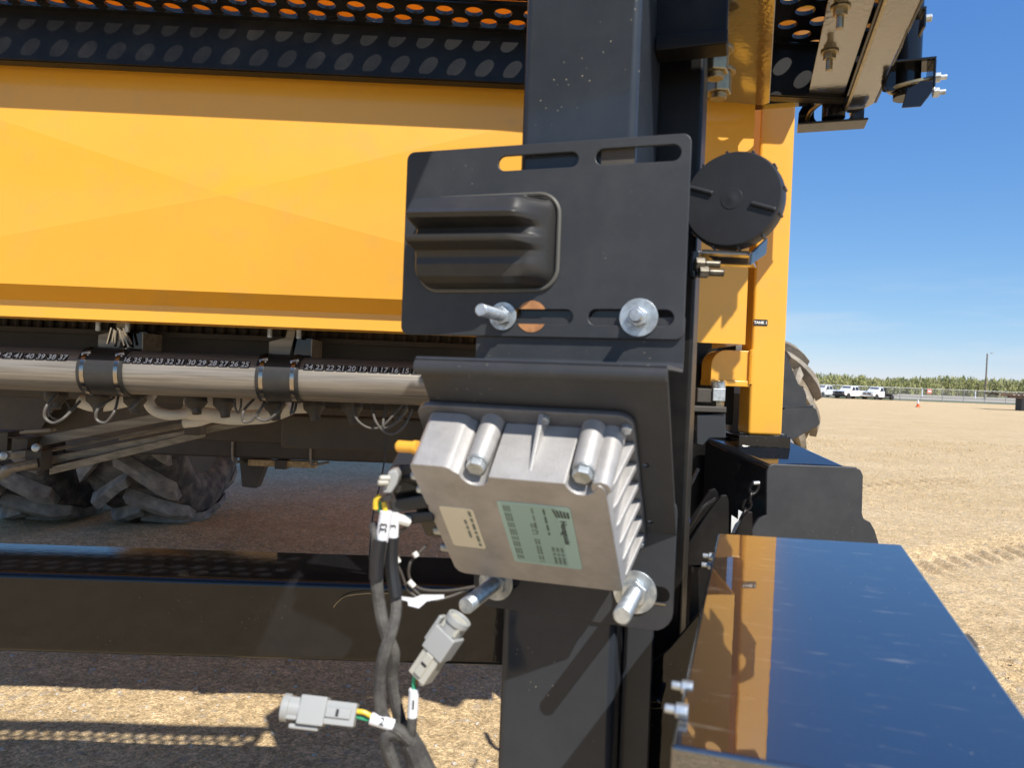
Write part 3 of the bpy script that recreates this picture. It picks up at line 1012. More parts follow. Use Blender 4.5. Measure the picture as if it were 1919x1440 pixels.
# ------------------------------------------------------------------ air manifold under the tank
man = thing('air_manifold', 'long aluminium air pipe with outlet number stickers and black rubber couplers under the yellow tank', 'pipe', (-0.9, 2.2, 1.40))
PA = Vector((-2.2, 2.2, (-1.0338, 2.2, 1.4666)[2])); PB = Vector((0.12, 2.2, (-0.3813, 2.2, 1.4653)[2]))
PRAD = 0.0672
def pz(x): return PA.z + (PB.z - PA.z) * (x - PA.x) / (PB.x - PA.x)
seg_x = [(-2.2, -1.230), (-1.207, -0.69), (-0.667, 0.12)]
for (x0, x1) in seg_x:
    part('pipe_section', MB().cyl((x0, 2.2, pz(x0)), (x1, 2.2, pz(x1)), PRAD, 40), 'alu', man)
for (x0, x1) in (((-1.2476, 2.14, 1.4582)[0], (-1.1142, 2.14, 1.4633)[0]), ((-0.7211, 2.14, 1.4704)[0], (-0.5943, 2.14, 1.4753)[0])):
    sl = MB().lathe((x0, 2.2, pz(x0)), (1, 0, 0.002), [(0, PRAD + 0.001), (0, PRAD + 0.006), (x1 - x0, PRAD + 0.006), (x1 - x0, PRAD + 0.001)], 40)
    part('rubber_coupler', sl, 'rubber', man)
    for xc in (x0 + 0.017, x1 - 0.017):
        cl = MB().lathe((xc - 0.006, 2.2, pz(xc)), (1, 0, 0), [(0, PRAD + 0.005), (0, PRAD + 0.0080), (0.012, PRAD + 0.0080), (0.012, PRAD + 0.005)], 40)
        c_ = part('hose_clamp', cl, 'clamp_steel', man)
        sc_ = MB().cyl((xc - 0.012, 2.2 - 0.050, pz(xc) + 0.050), (xc + 0.012, 2.2 - 0.046, pz(xc) + 0.056), 0.006, 8)
        sc_.box((xc - 0.010, 2.2 - 0.056, pz(xc) + 0.040), (xc + 0.010, 2.2 - 0.040, pz(xc) + 0.05))
        part('clamp_screw', sc_, 'zinc', c_)
    # hanger over the coupler
    xm = (x0 + x1) / 2
    hp = MB()
    hx = x0 + 0.006
    hp.prism([(hx, 2.23, 1.525), (hx + 0.062, 2.23, 1.525), (hx + 0.078, 2.23, 1.60), (hx + 0.086, 2.23, 1.66), (hx + 0.066, 2.23, 1.66),
              (hx + 0.050, 2.23, 1.592), (hx + 0.0, 2.23, 1.578)], (0, 0.004, 0))
    part('hanger_plate', hp, 'alu_bar', man, bevel=0.0008)
    part('hanger_box', MB().box((hx + 0.066, 2.25, 1.525), (x1 + 0.012, 2.34, 1.596)), 'black', man, bevel=0.003)
    ed = MB().box((x1 + 0.0125, 2.22, 1.530), (x1 + 0.0155, 2.345, 1.590))
    part('hanger_edge', ed, 'alu_bar', man)
    for q in (0.005, 0.094):
        part('hanger_pin', MB().cyl((hx + q, 2.22, 1.59), (hx + q, 2.22, 1.66), 0.008, 12), 'zinc', man)
# crumpled foil-like fitting by the left hanger
fx = (-1.1743, 2.22, 1.58)
fo = MB()
for i in range(7):
    p0 = Vector(fx) + Vector((-0.02 + 0.006 * i, 0.004 * (i % 2), 0.022 - 0.004 * (i % 3)))
    fo.cyl(p0, p0 + Vector((-0.018 + 0.006 * i, 0.012, -0.05)), 0.0045, 6)
part('bright_fitting', fo, 'chrome', man)
# number stickers 43 .. 15
numpix = [(43, 6, 664), (42, 23.5, 664.5), (41, 43.5, 665.3), (40, 64, 666.2), (39, 84.5, 667), (38, 105, 667.5), (37, 126, 668)]
num_pts = [(n, (-1.4889, 2.17, 1.5068)[0] + (43 - n) * 0.0333, 0) for n in range(43, 36, -1)]
x36 = (-1.1079, 2.165, 1.5071)[0]; x25 = (-0.7565, 2.165, 1.5078)[0]
x24 = (-0.5669, 2.165, 1.5055)[0]; x15 = (-0.2781, 2.165, 1.5085)[0]
x43 = (-1.4902, 2.165, 1.5066)[0]; x37 = (-1.2955, 2.165, 1.5078)[0]
seq = [(43 - i, x43 + (x37 - x43) * i / 6) for i in range(7)]
seq += [(36 - i, x36 + (x25 - x36) * i / 11) for i in range(12)]
seq += [(24 - i, x24 + (x15 - x24) * i / 9) for i in range(12)]
pa_ = R(33)     # the stickers sit high on the front of the pipe
for (n_, x) in seq:
    if n_ < 13: continue
    nn = Vector((0, -math.cos(pa_), math.sin(pa_)))
    upv = Vector((0, math.sin(pa_), math.cos(pa_)))
    c0 = Vector((x, 2.2, pz(x))) + nn * (PRAD + 0.0006)
    Fm = Matrix(((1, upv.x, nn.x, c0.x), (0, upv.y, nn.y, c0.y), (0, upv.z, nn.z, c0.z), (0, 0, 0, 1)))
    pl = plate(rrect(-0.0148, -0.0112, 0.0148, 0.0112, 0.003), [], 0.0006, Fm)
    s_ = part('number_sticker', pl, 'ink', man)
    tm = text_mesh(str(n_), 0.0245, t=0.0002, bold=0.0004, shear=0.08)
    tm.transform(Fm @ Matrix.Translation((0, 0, 0.0007)))
    part('number', tm, 'white_ink', s_)

# air tubes looping down from the manifold
loops = [
    ([(-1.3724, 2.25, 1.3902), (-1.373, 2.2, 1.3555), (-1.3783, 2.2, 1.3194), (-1.352, 2.2, 1.3024), (-1.3171, 2.2, 1.3217), (-1.3083, 2.26, 1.3689)], 0.0045, 'grey air tube in a wide loop, leftmost below the pipe'),
    ([(-1.4038, 2.28, 1.3815), (-1.4031, 2.26, 1.3267), (-1.3694, 2.26, 1.3078), (-1.3405, 2.26, 1.3408), (-1.3752, 2.3, 1.3649)], 0.003, 'thin grey tube inside the leftmost loop below the pipe'),
    ([(-1.1841, 2.25, 1.3906), (-1.1677, 2.2, 1.3469), (-1.194, 2.2, 1.3099), (-1.2218, 2.2, 1.3187), (-1.2179, 2.2, 1.3515), (-1.2025, 2.26, 1.3846)], 0.0042, 'grey air tube in a narrow loop below the left coupler'),
    ([(-1.113, 2.25, 1.3933), (-1.112, 2.22, 1.3678), (-1.1327, 2.22, 1.3505), (-1.1287, 2.24, 1.3697), (-1.1111, 2.28, 1.3926)], 0.0035, 'short kinked grey tube beside the white elbow'),
    ([(-0.8225, 2.25, 1.3993), (-0.8088, 2.22, 1.3692), (-0.8, 2.22, 1.353), (-0.7924, 2.22, 1.3699), (-0.8024, 2.25, 1.3984)], 0.0035, 'small grey tube loop hanging left of the middle coupler'),
    ([(-0.7624, 2.25, 1.3965), (-0.7751, 2.2, 1.3616), (-0.7757, 2.2, 1.3287), (-0.7497, 2.2, 1.3329), (-0.7217, 2.2, 1.3718), (-0.7289, 2.25, 1.3944)], 0.0045, 'grey air tube looped under the middle coupler, left of the pair'),
    ([(-0.6756, 2.25, 1.3964), (-0.6724, 2.2, 1.3621), (-0.7041, 2.2, 1.3346), (-0.7337, 2.2, 1.3417), (-0.7248, 2.2, 1.3667), (-0.7222, 2.25, 1.3913)], 0.0045, 'grey air tube looped under the middle coupler, right of the pair'),
    ([(-0.6287, 2.25, 1.3948), (-0.6203, 2.2, 1.3673), (-0.6313, 2.2, 1.3554), (-0.6329, 2.22, 1.3792), (-0.6416, 2.26, 1.394)], 0.004, 'stubby grey tube just right of the middle coupler'),
    ([(-0.4547, 2.25, 1.3997), (-0.4296, 2.2, 1.3497), (-0.3926, 2.2, 1.3231), (-0.3517, 2.2, 1.3279), (-0.3121, 2.2, 1.3706), (-0.2952, 2.25, 1.4006)], 0.004, 'shallow wide grey loop hanging from the right pipe section'),
    ([(-0.3909, 2.25, 1.3987), (-0.3705, 2.18, 1.3532), (-0.3431, 2.18, 1.3166), (-0.3102, 2.18, 1.3079), (-0.2786, 2.18, 1.3353), (-0.2623, 2.22, 1.3831)], 0.0042, 'deepest grey tube loop, left of the cast box'),
    ([(-0.3456, 2.25, 1.3988), (-0.3473, 2.2, 1.3445), (-0.34, 2.2, 1.3234), (-0.303, 2.2, 1.3462), (-0.2791, 2.22, 1.3874)], 0.0042, 'grey tube loop crossing the deepest one near the cast box'),
    ([(-0.3365, 2.2, 1.3185), (-0.3295, 2.15, 1.2516), (-0.3316, 2.1, 1.1781), (-0.3418, 2.05, 1.0927), (-0.3382, 2, 1.0272), (-0.332, 1.95, 0.9802)], 0.0025, 'thin dark wire hanging straight down left of the connectors'),
]
for pts, r, lab in loops:
    solo('air_tube', MB().tube(pts, r, 8, 8), 'wire_grey' if r > 0.0026 else 'wire_dark', lab, 'tube', base=pts[0], group='small tubes hanging under the air pipe')
for q in range(9):
    x = -1.42 + 0.135 * q + rnd.uniform(-.05, .05)
    dz = rnd.uniform(-0.008, 0.012)
    fl = MB()
    fl.lathe((x, 2.30, 1.42), (0.2, -0.25, -1), [(0, 0.020), (0.02, 0.034), (0.05, 0.034), (0.062, 0.024), (0.072 + dz, 0.016), (0.088 + dz, 0.014)], 14)
    part('outlet_spout', fl, 'rim_steel', man)

# white plastic hoses and boots behind the manifold
wh = [
    (MB().tube([(-1.2001, 2.5, 1.3903), (-1.1879, 2.45, 1.3665), (-1.1652, 2.45, 1.3345), (-1.1142, 2.45, 1.3218), (-1.0873, 2.5, 1.3238)], 0.018, 14, 8), 'white plastic elbow hose curling out below the pipe'),
    (MB().tube([(-1.1311, 2.6, 1.3245), (-1.0251, 2.6, 1.3148), (-0.9479, 2.6, 1.3099), (-0.8326, 2.6, 1.3201), (-0.7469, 2.6, 1.3544)], 0.027, 14, 8), 'thick dusty white hose lying along below the middle coupler'),
    (MB().tube([(-1.5051, 2.6, 1.3491), (-1.4569, 2.6, 1.3355), (-1.3998, 2.6, 1.3415), (-1.2917, 2.6, 1.3707)], 0.024, 14, 8), 'short white boot behind the left coupler'),
    (MB().tube([(-1.1949, 2.75, 1.2713), (-1.1403, 2.75, 1.2795), (-1.084, 2.75, 1.298), (-1.0232, 2.75, 1.3044)], 0.020, 14, 8), 'white hose end behind the folded bars'),
    (MB().tube([(-1.1657, 2.7, 1.3523), (-1.0061, 2.7, 1.3522), (-0.8659, 2.7, 1.3494), (-0.7158, 2.7, 1.3591)], 0.030, 14, 8), 'straight white hose close behind the pipe'),
]
for mb, lab in wh:
    solo('white_hose', mb, 'white_plastic', lab, 'hose', base=tuple(mb.v[0]), group='white plastic hoses behind the air pipe')

# ------------------------------------------------------------------ chassis far under the tank
ch = thing('chassis_beam', 'dark cross beam of the chassis under the tank, with two bent rods strapped round it', 'beam', (-1.9, 5.6, 0.77))
cb = MB().box((-3.35, 5.6, 0.775), (0.55, 5.9, 0.985))
part('beam_tube', cb, 'rim_steel', ch, bevel=0.02)
part('top_plate', MB().box(((-1.9232, 5.55, 1.0483)[0], 5.52, 0.99), ((-1.3749, 5.55, 1.0478)[0], 5.9, 1.035)), 'rim_steel', ch, bevel=0.004)
for px in ((-2.0416, 5.58, 0.9376), (-1.4367, 5.58, 0.9388)):
    part('strap_rod', MB().tube([(px[0] + 0.13, 5.75, 1.02), (px[0] + 0.02, 5.585, 1.0), (px[0], 5.585, 0.985), (px[0], 5.585, 0.78), (px[0] + 0.03, 5.6, 0.745), (px[0] + 0.1, 5.75, 0.745)], 0.011, 8, 4), 'alu_bar', ch)
part('wear_bar', MB().box(((-1.9286, 5.6, 0.8143)[0], 5.6, 0.715), ((-1.3996, 5.6, 0.7999)[0], 5.68, 0.765)), 'wood', ch, bevel=0.005)
part('wear_bar_clip', MB().box(((-1.7127, 5.6, 0.8221)[0], 5.585, 0.70), ((-1.6243, 5.6, 0.7918)[0], 5.69, 0.768)), 'rim_steel', ch)
leg = MB()
qa, qb = (-2.0387, 5.7, 0.7908), (-1.7937, 5.7, 0.7996)
qc, qd = (-2.0046, 5.7, 0.5318), (-1.8901, 5.7, 0.523)
leg.prism([(qa[0], 5.7, qa[2]), (qb[0], 5.7, qb[2]), (qd[0], 5.7, qd[2]), (qc[0], 5.7, qc[2])], (0, 0.12, 0))
part('axle_leg', leg, 'rim_steel', ch, bevel=0.008)
up = MB().box((-2.7, 3.2, 1.32), (0.5, 3.3, 1.62))
up.box((-3.3, 4.2, 1.05), (0.5, 4.3, 1.5))
up.box((-0.9, 3.0, 1.16), (0.42, 3.1, 1.3))
part('under_tank_structure', up, 'rim_steel', ch, bevel=0.01)

# ------------------------------------------------------------------ folded aluminium boom bars
boom = thing('folded_boom', 'bundle of dull aluminium boom bars folded under the tank at the left edge', 'boom', (-1.9, 3.5, 0.9))
def bar(p, q, h=0.055, w=0.045):
    p = Vector(p); q = Vector(q)
    d = (q - p).normalized()
    s_ = d.cross(Vector((0, 0, 1))).normalized() * (w / 2)
    u = Vector((0, 0, h / 2))
    mb = MB()
    mb.hexa([p - s_ - u, p + s_ - u, q + s_ - u, q - s_ - u, p - s_ + u, p + s_ + u, q + s_ + u, q - s_ + u])
    mb.hexa([p - s_ * 1.25 - u * 0.25, p - s_ * 0.9 - u * 0.25, q - s_ * 0.9 - u * 0.25, q - s_ * 1.25 - u * 0.25,
             p - s_ * 1.25 + u * 0.25, p - s_ * 0.9 + u * 0.25, q - s_ * 0.9 + u * 0.25, q - s_ * 1.25 + u * 0.25])
    return mb
for (p, q, h) in (
        ((-2.1171, 3.3, 1.1095), (-1.0598, 3.3, 1.3603), 0.046),
        ((-2.1796, 3.4, 1.0447), (-1.2339, 3.6, 1.2774), 0.016),
        ((-2.0349, 3.3, 1.0315), (-1.1721, 3.5, 1.2376), 0.036),
        ((-2.0026, 3.25, 0.9927), (-1.3956, 3.45, 1.168), 0.036),
        ((-1.9321, 3.7, 1.1004), (-1.1926, 3.9, 1.2759), 0.020),
        ((-2.4102, 3.3, 1.0695), (-2.1343, 3.3, 1.1187), 0.022),
        ((-2.3353, 3.2, 1.0208), (-2.0516, 3.2, 1.0786), 0.030),
        ((-2.5581, 3.5, 1.1056), (-2.1499, 3.5, 1.1518), 0.016)):
    part('boom_bar', bar(p, q, h), 'alu_bar', boom, bevel=0.003)
part('boom_bar', MB().tube([(-2.2146, 3.1, 0.9523), (-2.1139, 3.1, 0.995), (-2.0806, 3.1, 1.0193), (-1.9997, 3.15, 1.039)], 0.022, 10, 5), 'alu_bar', boom)
for pq in ((-2.1052, 3.22, 1.0984), (-2.0192, 3.18, 1.0488), (-1.3849, 3.3, 1.2175), (-2.2136, 3.25, 1.1204)):
    x, y, z = pq
    cl = MB().box((x - 0.035, y - 0.03, z - 0.045), (x + 0.035, y + 0.05, z + 0.04))
    cl.box((x - 0.055, y - 0.04, z + 0.041), (x + 0.05, y + 0.06, z + 0.046))
    part('bar_clamp', cl, 'rim_steel', boom, bevel=0.004)
for pq in ((-2.0063, 3.15, 1.1044), (-2.123, 3.12, 1.0685)):
    part('pin', MB().lathe(pq, (0.3, -1, 0.1), [(-0.03, 0.004), (-0.02, 0.017), (0, 0.02), (0.012, 0.016), (0.016, 0.002)], 14), 'zinc', boom)
hz = MB()
hz.hexa([(-2.9669, 4.05, 1.2776), (-2.4344, 4.05, 1.2917), (-2.5125, 4.18, 1.285), (-3.0621, 4.18, 1.2704), (-2.9606, 4.05, 1.0617), (-2.5619, 4.05, 1.0944), (-2.6441, 4.18, 1.0813), (-3.0556, 4.18, 1.0476)])
part('dark_fold_panel', hz, 'rim_steel', boom)

# ------------------------------------------------------------------ tyres
def lug_mesh(Rr, half, h, w, sgn, curve=0.35):
    """one tread bar, from near the centre line to the shoulder; wheel axis = x, bar at the front (-y) of the wheel"""
    vs, fs = [], []
    n = 7
    for i in range(n + 1):
        t = i / n
        x = sgn * (-0.04 + t * (half + 0.04)) 
        a = -(t ** 1.25) * curve           # sweep along the circumference
        drop = 0.0 if t < 0.8 else (t - 0.8) * 0.25
        ww = w * (0.85 + 0.5 * t)
        for (da, rr) in ((-ww / Rr * 0.62, Rr - 0.012 - drop * 0.3), (-ww / Rr * 0.42, Rr + h - drop), (ww / Rr * 0.42, Rr + h - drop), (ww / Rr * 0.62, Rr - 0.012 - drop * 0.3)):
            ang = a + da
            vs.append((x, -math.cos(ang) * rr, math.sin(ang) * rr))
    for i in range(n):
        for k in range(3):
            fs.append([i * 4 + k, i * 4 + k + 1, (i + 1) * 4 + k + 1, (i + 1) * 4 + k])
    fs.append([0, 1, 2, 3]); fs.append([n * 4 + 3, n * 4 + 2, n * 4 + 1, n * 4])
    mb = MB(); mb.add(vs, fs)
    return mb.mesh(bevel=0.005, seg=1, ang=40, smooth=False)

def tyre(name, label, center, Rr, width, rotz, nl, h, w, mt, ml, group, phase=0.0, curve=0.35, flip=1):
    t = thing(name, label, 'tyre', (center[0], center[1], center[2] - Rr), group=group)
    Wm = Matrix.Translation(center) @ Matrix.Rotation(rotz, 4, 'Z')
    MW[t.name] = Matrix.Translation(center) @ Matrix.Rotation(rotz, 4, 'Z')
    t.matrix_world = MW[t.name]
    hw = width / 2
    rr = Rr - h
    hw *= 0.95
    prof = [(-hw * 0.80, rr * 0.56), (-hw * 0.98, rr * 0.64), (-hw * 1.04, rr * 0.78), (-hw * 0.99, rr * 0.92), (-hw * 0.88, rr * 0.975), (-hw * 0.5, rr * 0.995), (0, rr),
            (hw * 0.5, rr * 0.995), (hw * 0.88, rr * 0.975), (hw * 0.99, rr * 0.92), (hw * 1.04, rr * 0.78), (hw * 0.98, rr * 0.64), (hw * 0.80, rr * 0.56)]
    part('carcass', MB().lathe((0, 0, 0), (1, 0, 0), prof, 64, cap=False), mt, t, frame=Wm, sharp=50)
    rp_ = [(-hw * 0.82, rr * 0.565), (-hw * 0.70, rr * 0.50), (-hw * 0.3, rr * 0.42), (0, rr * 0.12), (hw * 0.3, rr * 0.42), (hw * 0.70, rr * 0.50), (hw * 0.82, rr * 0.565)]
    part('rim', MB().lathe((0, 0, 0), (1, 0, 0), rp_, 48), 'rim_steel', t, frame=Wm)
    protos = {}
    for sg in (-1, 1):
        me = lug_mesh(rr - 0.004, hw * 0.97, h, w, sg, curve * flip)
        me.materials.append(M[ml])
        for i in range(nl):
            ang = 2 * math.pi * (i + (0.5 if sg > 0 else 0)) / nl + phase
            o = bpy.data.objects.new('lug', me)
            COL.objects.link(o)
            o.parent = t
            o.matrix_local = Matrix.Rotation(ang, 4, 'X')
    return t

yb_ = 6.75
tyre('dual_tyre', 'dusty chevron-lugged tyre under the tank, the right one with its rim hole in view', (-3.10, yb_ + 0.10, 0.97), 1.00, 0.84, 0.0, 15, 0.10, 0.115, 'tyre', 'lug', 'dusty dual tyres under the tank', 0.10, 0.40)
tyre('dual_tyre', 'dusty chevron-lugged tyre under the tank, cut by the left edge of the picture', (-4.20, yb_ + 0.10, 0.97), 1.00, 0.84, 0.0, 15, 0.10, 0.115, 'tyre', 'lug', 'dusty dual tyres under the tank', 0.24, 0.40)
tyre('rear_tyre', 'tall mud-dried tractor tyre standing in the sun behind the yellow post', (4.33, 12.0, 1.17), 1.19, 0.86, R(24), 11, 0.15, 0.19, 'carcass_tan', 'lug_tan', None, 0.05, 0.55)

# ------------------------------------------------------------------ black front cross beam
cb = thing('cross_beam', 'glossy black rectangular beam running low across the front, left of the post', 'beam', (-1.2, 1.77, 0.77))
part('beam_tube', MB().box((-2.6, 1.77, 0.768), (0.16, 2.06, 0.968)), 'black', cb, bevel=0.016, seg=3)
hs = MB().tube([(-0.3846, 1.765, 0.9084), (-0.3716, 1.757, 0.926), (-0.351, 1.757, 0.9399), (-0.2988, 1.757, 0.9482), (-0.2407, 1.765, 0.9476)], 0.0011, 5, 5)
solo('straw', hs, 'wood', 'bent dry straw stuck on the front of the low black beam', 'straw', base=(-0.3846, 1.765, 0.9084))

# ------------------------------------------------------------------ the upright post (axes of the side frame)
post = thing('mounting_post', 'thick black square tube post that carries the two slotted bracket plates', 'post', (-0.28, 1.127, 0.3), FW)
part('tube', MB().box((-0.375, 1.127, 0.25), (-0.182, 1.388, 2.38)), 'black_dusty', post, FW, bevel=0.014, seg=4)
part('rear_upright', MB().box((-0.36, 1.395, 0.35), (-0.101, 1.52, 2.38)), 'black_dull', post, FW, bevel=0.008, seg=3)
part('top_bracket', MB().box((-0.20, 1.30, 2.105), (-0.058, 1.335, 2.42)), 'black_dull', post, FW, bevel=0.004)
part('top_bracket_lip', MB().box((-0.181, 1.285, 2.092), (-0.056, 1.34, 2.118)), 'black_dull', post, FW, bevel=0.003)
# web and curved gussets at the foot
part('side_web', MB().box((-0.181, 1.20, 0.3), (-0.132, 1.212, 1.21)), 'black_dusty', post, FW, bevel=0.002)
gs = MB()
arc = [(-0.05, 1.42, 1.17)]
pts = [(-0.0645, 1.3, 1.092), (-0.0863, 1.3, 1.0602), (-0.1128, 1.3, 1.0226), (-0.1401, 1.3, 0.9941), (-0.1823, 1.3, 0.9656), (-0.1797, 1.3, 0.8994), (-0.0668, 1.3, 0.9203), (-0.0426, 1.3, 1.0005)]
gs.prism(pts, (0, 0.012, 0))
part('curved_gusset', gs, 'black', post, FW, bevel=0.002)
part('foot_block', MB().box((-0.1822, 1.31, 0.9242), ((-0.0863, 1.31, 0.806)[0], 1.5, 0.5)), 'black', post, FW, bevel=0.006)
part('foot_rail', MB().box((-0.1828, 1.26, 0.9449), ((-0.1191, 1.26, 0.9374)[0], 1.30, (-0.119, 1.26, 0.9356)[2])), 'black', post, FW, bevel=0.004)

# ------------------------------------------------------------------ big nuts and hanger plate under the catwalk
pl_ = MB()
q0, q1, q2, q3 = (0.5312, 1.9103, 2.262), (0.7042, 1.927, 2.262), (0.494, 1.3273, 2.262), (0.3628, 1.3391, 2.262)
pl_.prism([q0, (q1[0] - 0.012, q1[1], q1[2]), (q1[0], q1[1] - 0.02, q1[2]), q2, q3], (0, 0, 0.010))
part('hanger_plate', pl_, 'black_peel', cw, bevel=0.002)
for (px, zz, rr) in (((0.4261, 1.467, 2.13), 2.13, 0.028), ((0.465, 1.5702, 2.13), 2.13, 0.029)):
    x, y = px[0], px[1]
    nut = MB().cyl((x, y, zz + 0.012), (x, y, zz + 0.055), rr, 6, rot=0.3)
    part('hex_nut', nut, 'zinc_gold', cw, bevel=0.003)
    part('washer', MB().cyl((x, y, zz + 0.056), (x, y, zz + 0.063), rr * 1.2, 24), 'zinc_gold', cw, bevel=0.001)
    st_ = MB().cyl((x, y, zz), (x, y, 2.262), rr * 0.58, 18)
    for k in range(5):
        st_.cyl((x, y, zz + 0.001 + k * 0.003), (x, y, zz + 0.0025 + k * 0.003), rr * 0.62, 18)
    part('bolt_shank', st_, 'zinc_gold', cw, bevel=0.0005)

# ------------------------------------------------------------------ walkway end frame with clamps, upper right
ef = thing('walkway_end_frame', 'glossy black channel frame of the walkway end against the blue sky, with two tube clamps', 'frame', (0.22, 1.9, 2.27), FW)
ch_ = MB()
zc = 2.30
def rq(px, py, z): pass
c0 = (0.132, 1.4771, 2.3); c1 = (0.1219, 2.1521, 2.3)
e0 = (0.1988, 1.4943, 2.3); e1 = (0.2399, 2.1785, 2.3)
rl = (c0[0] + c1[0]) / 2; rm = 0.222
yA, yB = 1.58, c1[1]
part('inner_flange', MB().box((rl, yA, 2.300), (rm - 0.004, yB - 0.02, 2.306)), 'black_peel', ef, FW, bevel=0.001)
part('channel_web', MB().box((rm, yA, 2.285), (rm + 0.006, yB + 0.05, 2.42)), 'black', ef, FW, bevel=0.001)
part('outer_flange', MB().prism([(rm + 0.0147, yA, 2.284), (0.298, yA, 2.284), (0.298, yB + 0.005, 2.284), (0.262, yB + 0.07, 2.284), (rm + 0.0147, yB + 0.06, 2.284)], (0, 0, 0.006)), 'black_peel', ef, FW, bevel=0.001)
part('reflection_strip', MB().box((rm + 0.0065, yA, 2.280), (rm + 0.0145, yB + 0.04, 2.30)), 'zinc_gold', ef, FW, bevel=0.001)  # golden strip coloured to stand in for the yellow reflected along the channel
part('outer_side', MB().box((0.299, yA, 2.284), (0.305, yB + 0.002, 2.43)), 'black', ef, FW, bevel=0.001)
part('end_bar', MB().box((-0.02, yB + 0.02, 2.312), (rm - 0.002, yB + 0.065, 2.345)), 'black', ef, FW, bevel=0.004)
for pp in ((0.1542, 1.6294, 2.27), (0.1547, 1.8381, 2.27)):
    x, y = pp[0], pp[1]
    b_ = MB().cyl((x, y, 2.255), (x, y, 2.29), 0.0075, 14)
    part('bolt', b_, 'zinc_gold', ef, FW, bevel=0.001)
    part('flange_nut', MB().cyl((x, y, 2.281), (x, y, 2.296), 0.0145, 6).cyl((x, y, 2.295), (x, y, 2.2995), 0.020, 20), 'zinc_gold', ef, FW, bevel=0.001)
# handrail tube with clamp (far right)
ctr = (0.3535, 2.02, 2.2873)
tx, ty = ctr[0], ctr[1]
part('handrail_tube', MB().lathe((tx, ty, (0.3433, 2.02, 2.2411)[2]), (0, 0, 1), [(0, 0.023), (0, 0.031), (0.55, 0.031)], 28), 'black', ef, FW)
zk = (0.3535, 2.02, 2.2873)[2]
br = MB().box((tx - 0.045, ty - 0.060, zk + 0.024), (tx + 0.052, ty + 0.02, zk + 0.030))
br.box((tx + 0.046, ty - 0.060, zk - 0.045), (tx + 0.052, ty + 0.02, zk + 0.0235))
br.prism([(tx + 0.046, ty - 0.061, zk - 0.030), (tx + 0.046, ty - 0.061, zk - 0.055), (tx + 0.020, ty - 0.075, zk - 0.095), (tx - 0.022, ty - 0.075, zk - 0.095), (tx - 0.012, ty - 0.070, zk - 0.05), (tx + 0.02, ty - 0.062, zk - 0.028)], (0, 0.006, 0))
part('clamp_bracket', br, 'black', ef, FW, bevel=0.002)
part('u_bolt', MB().tube([(tx + 0.05, ty + 0.03, zk - 0.016), (tx, ty + 0.036, zk - 0.02), (tx - 0.036, ty + 0.01, zk - 0.024), (tx - 0.036, ty - 0.022, zk - 0.026), (tx, ty - 0.038, zk - 0.022), (tx + 0.05, ty - 0.036, zk - 0.014)], 0.0055, 10, 6), 'zinc_gold', ef, FW)
for (dz, dy) in ((-0.014, -0.036), (-0.048, -0.03)):
    nb = MB().cyl((tx + 0.0525, ty + dy, zk + dz), (tx + 0.066, ty + dy, zk + dz), 0.012, 6)
    nb.cyl((tx + 0.066, ty + dy, zk + dz), (tx + 0.080, ty + dy, zk + dz), 0.0065, 12)
    part('clamp_nut', nb, 'zinc', ef, FW, bevel=0.0008)
wb = MB()
for i in range(9):
    wb.lathe((0.300, ty - 0.03 + i * 0.006, zk - 0.03 + i * 0.008), (0, 1, 0), [(-0.005, 0.004), (0, 0.008), (0.006, 0.004)], 8)
part('weld_bead', wb, 'black', ef, FW)
part('clamp_foot', MB().box((0.300, ty - 0.03, zk - 0.035), (tx - 0.03, ty - 0.02, zk + 0.03)), 'black', ef, FW, bevel=0.002)
tz = (0.3207, 1.72, 2.3167)
part('upper_clamp', MB().box((tz[0] - 0.03, tz[1], tz[2] + 0.004), (tz[0] + 0.012, tz[1] + 0.05, tz[2] + 0.01)).box((tz[0] + 0.006, tz[1], tz[2] - 0.035), (tz[0] + 0.012, tz[1] + 0.05, tz[2] + 0.004)), 'black', ef, FW, bevel=0.002)
part('clamp_nut', MB().cyl((tz[0] + 0.012, tz[1] + 0.02, tz[2] - 0.008), (tz[0] + 0.026, tz[1] + 0.02, tz[2] - 0.008), 0.008, 6), 'zinc', ef, FW, bevel=0.0008)
# lower clamp with tube stub and u-bolt
lc = (0.2021, 2.2, 2.3113)
lx, ly, lz = lc
bp_ = [(lx - 0.090, lz - 0.005), (lx - 0.060, lz + 0.055), (lx + 0.085, lz + 0.060), (lx + 0.085, lz - 0.050), (lx - 0.092, lz - 0.055)]
mp_ = merge(plate(bp_, [rrect(lx - 0.048, lz - 0.040, lx + 0.052, lz + 0.026, 0.024)], 0.006, XZ(ly + 0.05)))
part('lower_bracket', mp_, 'black', ef, FW)
part('lower_bracket_lip', MB().box((lx - 0.092, ly - 0.02, lz - 0.062), (lx + 0.088, ly + 0.056, lz - 0.0555)), 'black', ef, FW, bevel=0.002)
part('tube_stub', MB().lathe((lx, ly + 0.0, lz - 0.045), (0, 0, 1), [(0, 0.024), (0, 0.031), (0.10, 0.031)], 28), 'black', ef, FW)
part('u_bolt', MB().tube([(lx - 0.066, ly + 0.05, lz - 0.026), (lx - 0.058, ly - 0.005, lz - 0.020), (lx - 0.025, ly - 0.040, lz - 0.006), (lx + 0.025, ly - 0.040, lz - 0.004), (lx + 0.050, ly - 0.005, lz - 0.014), (lx + 0.052, ly + 0.05, lz - 0.02)], 0.0062, 10, 6), 'zinc_gold', ef, FW)

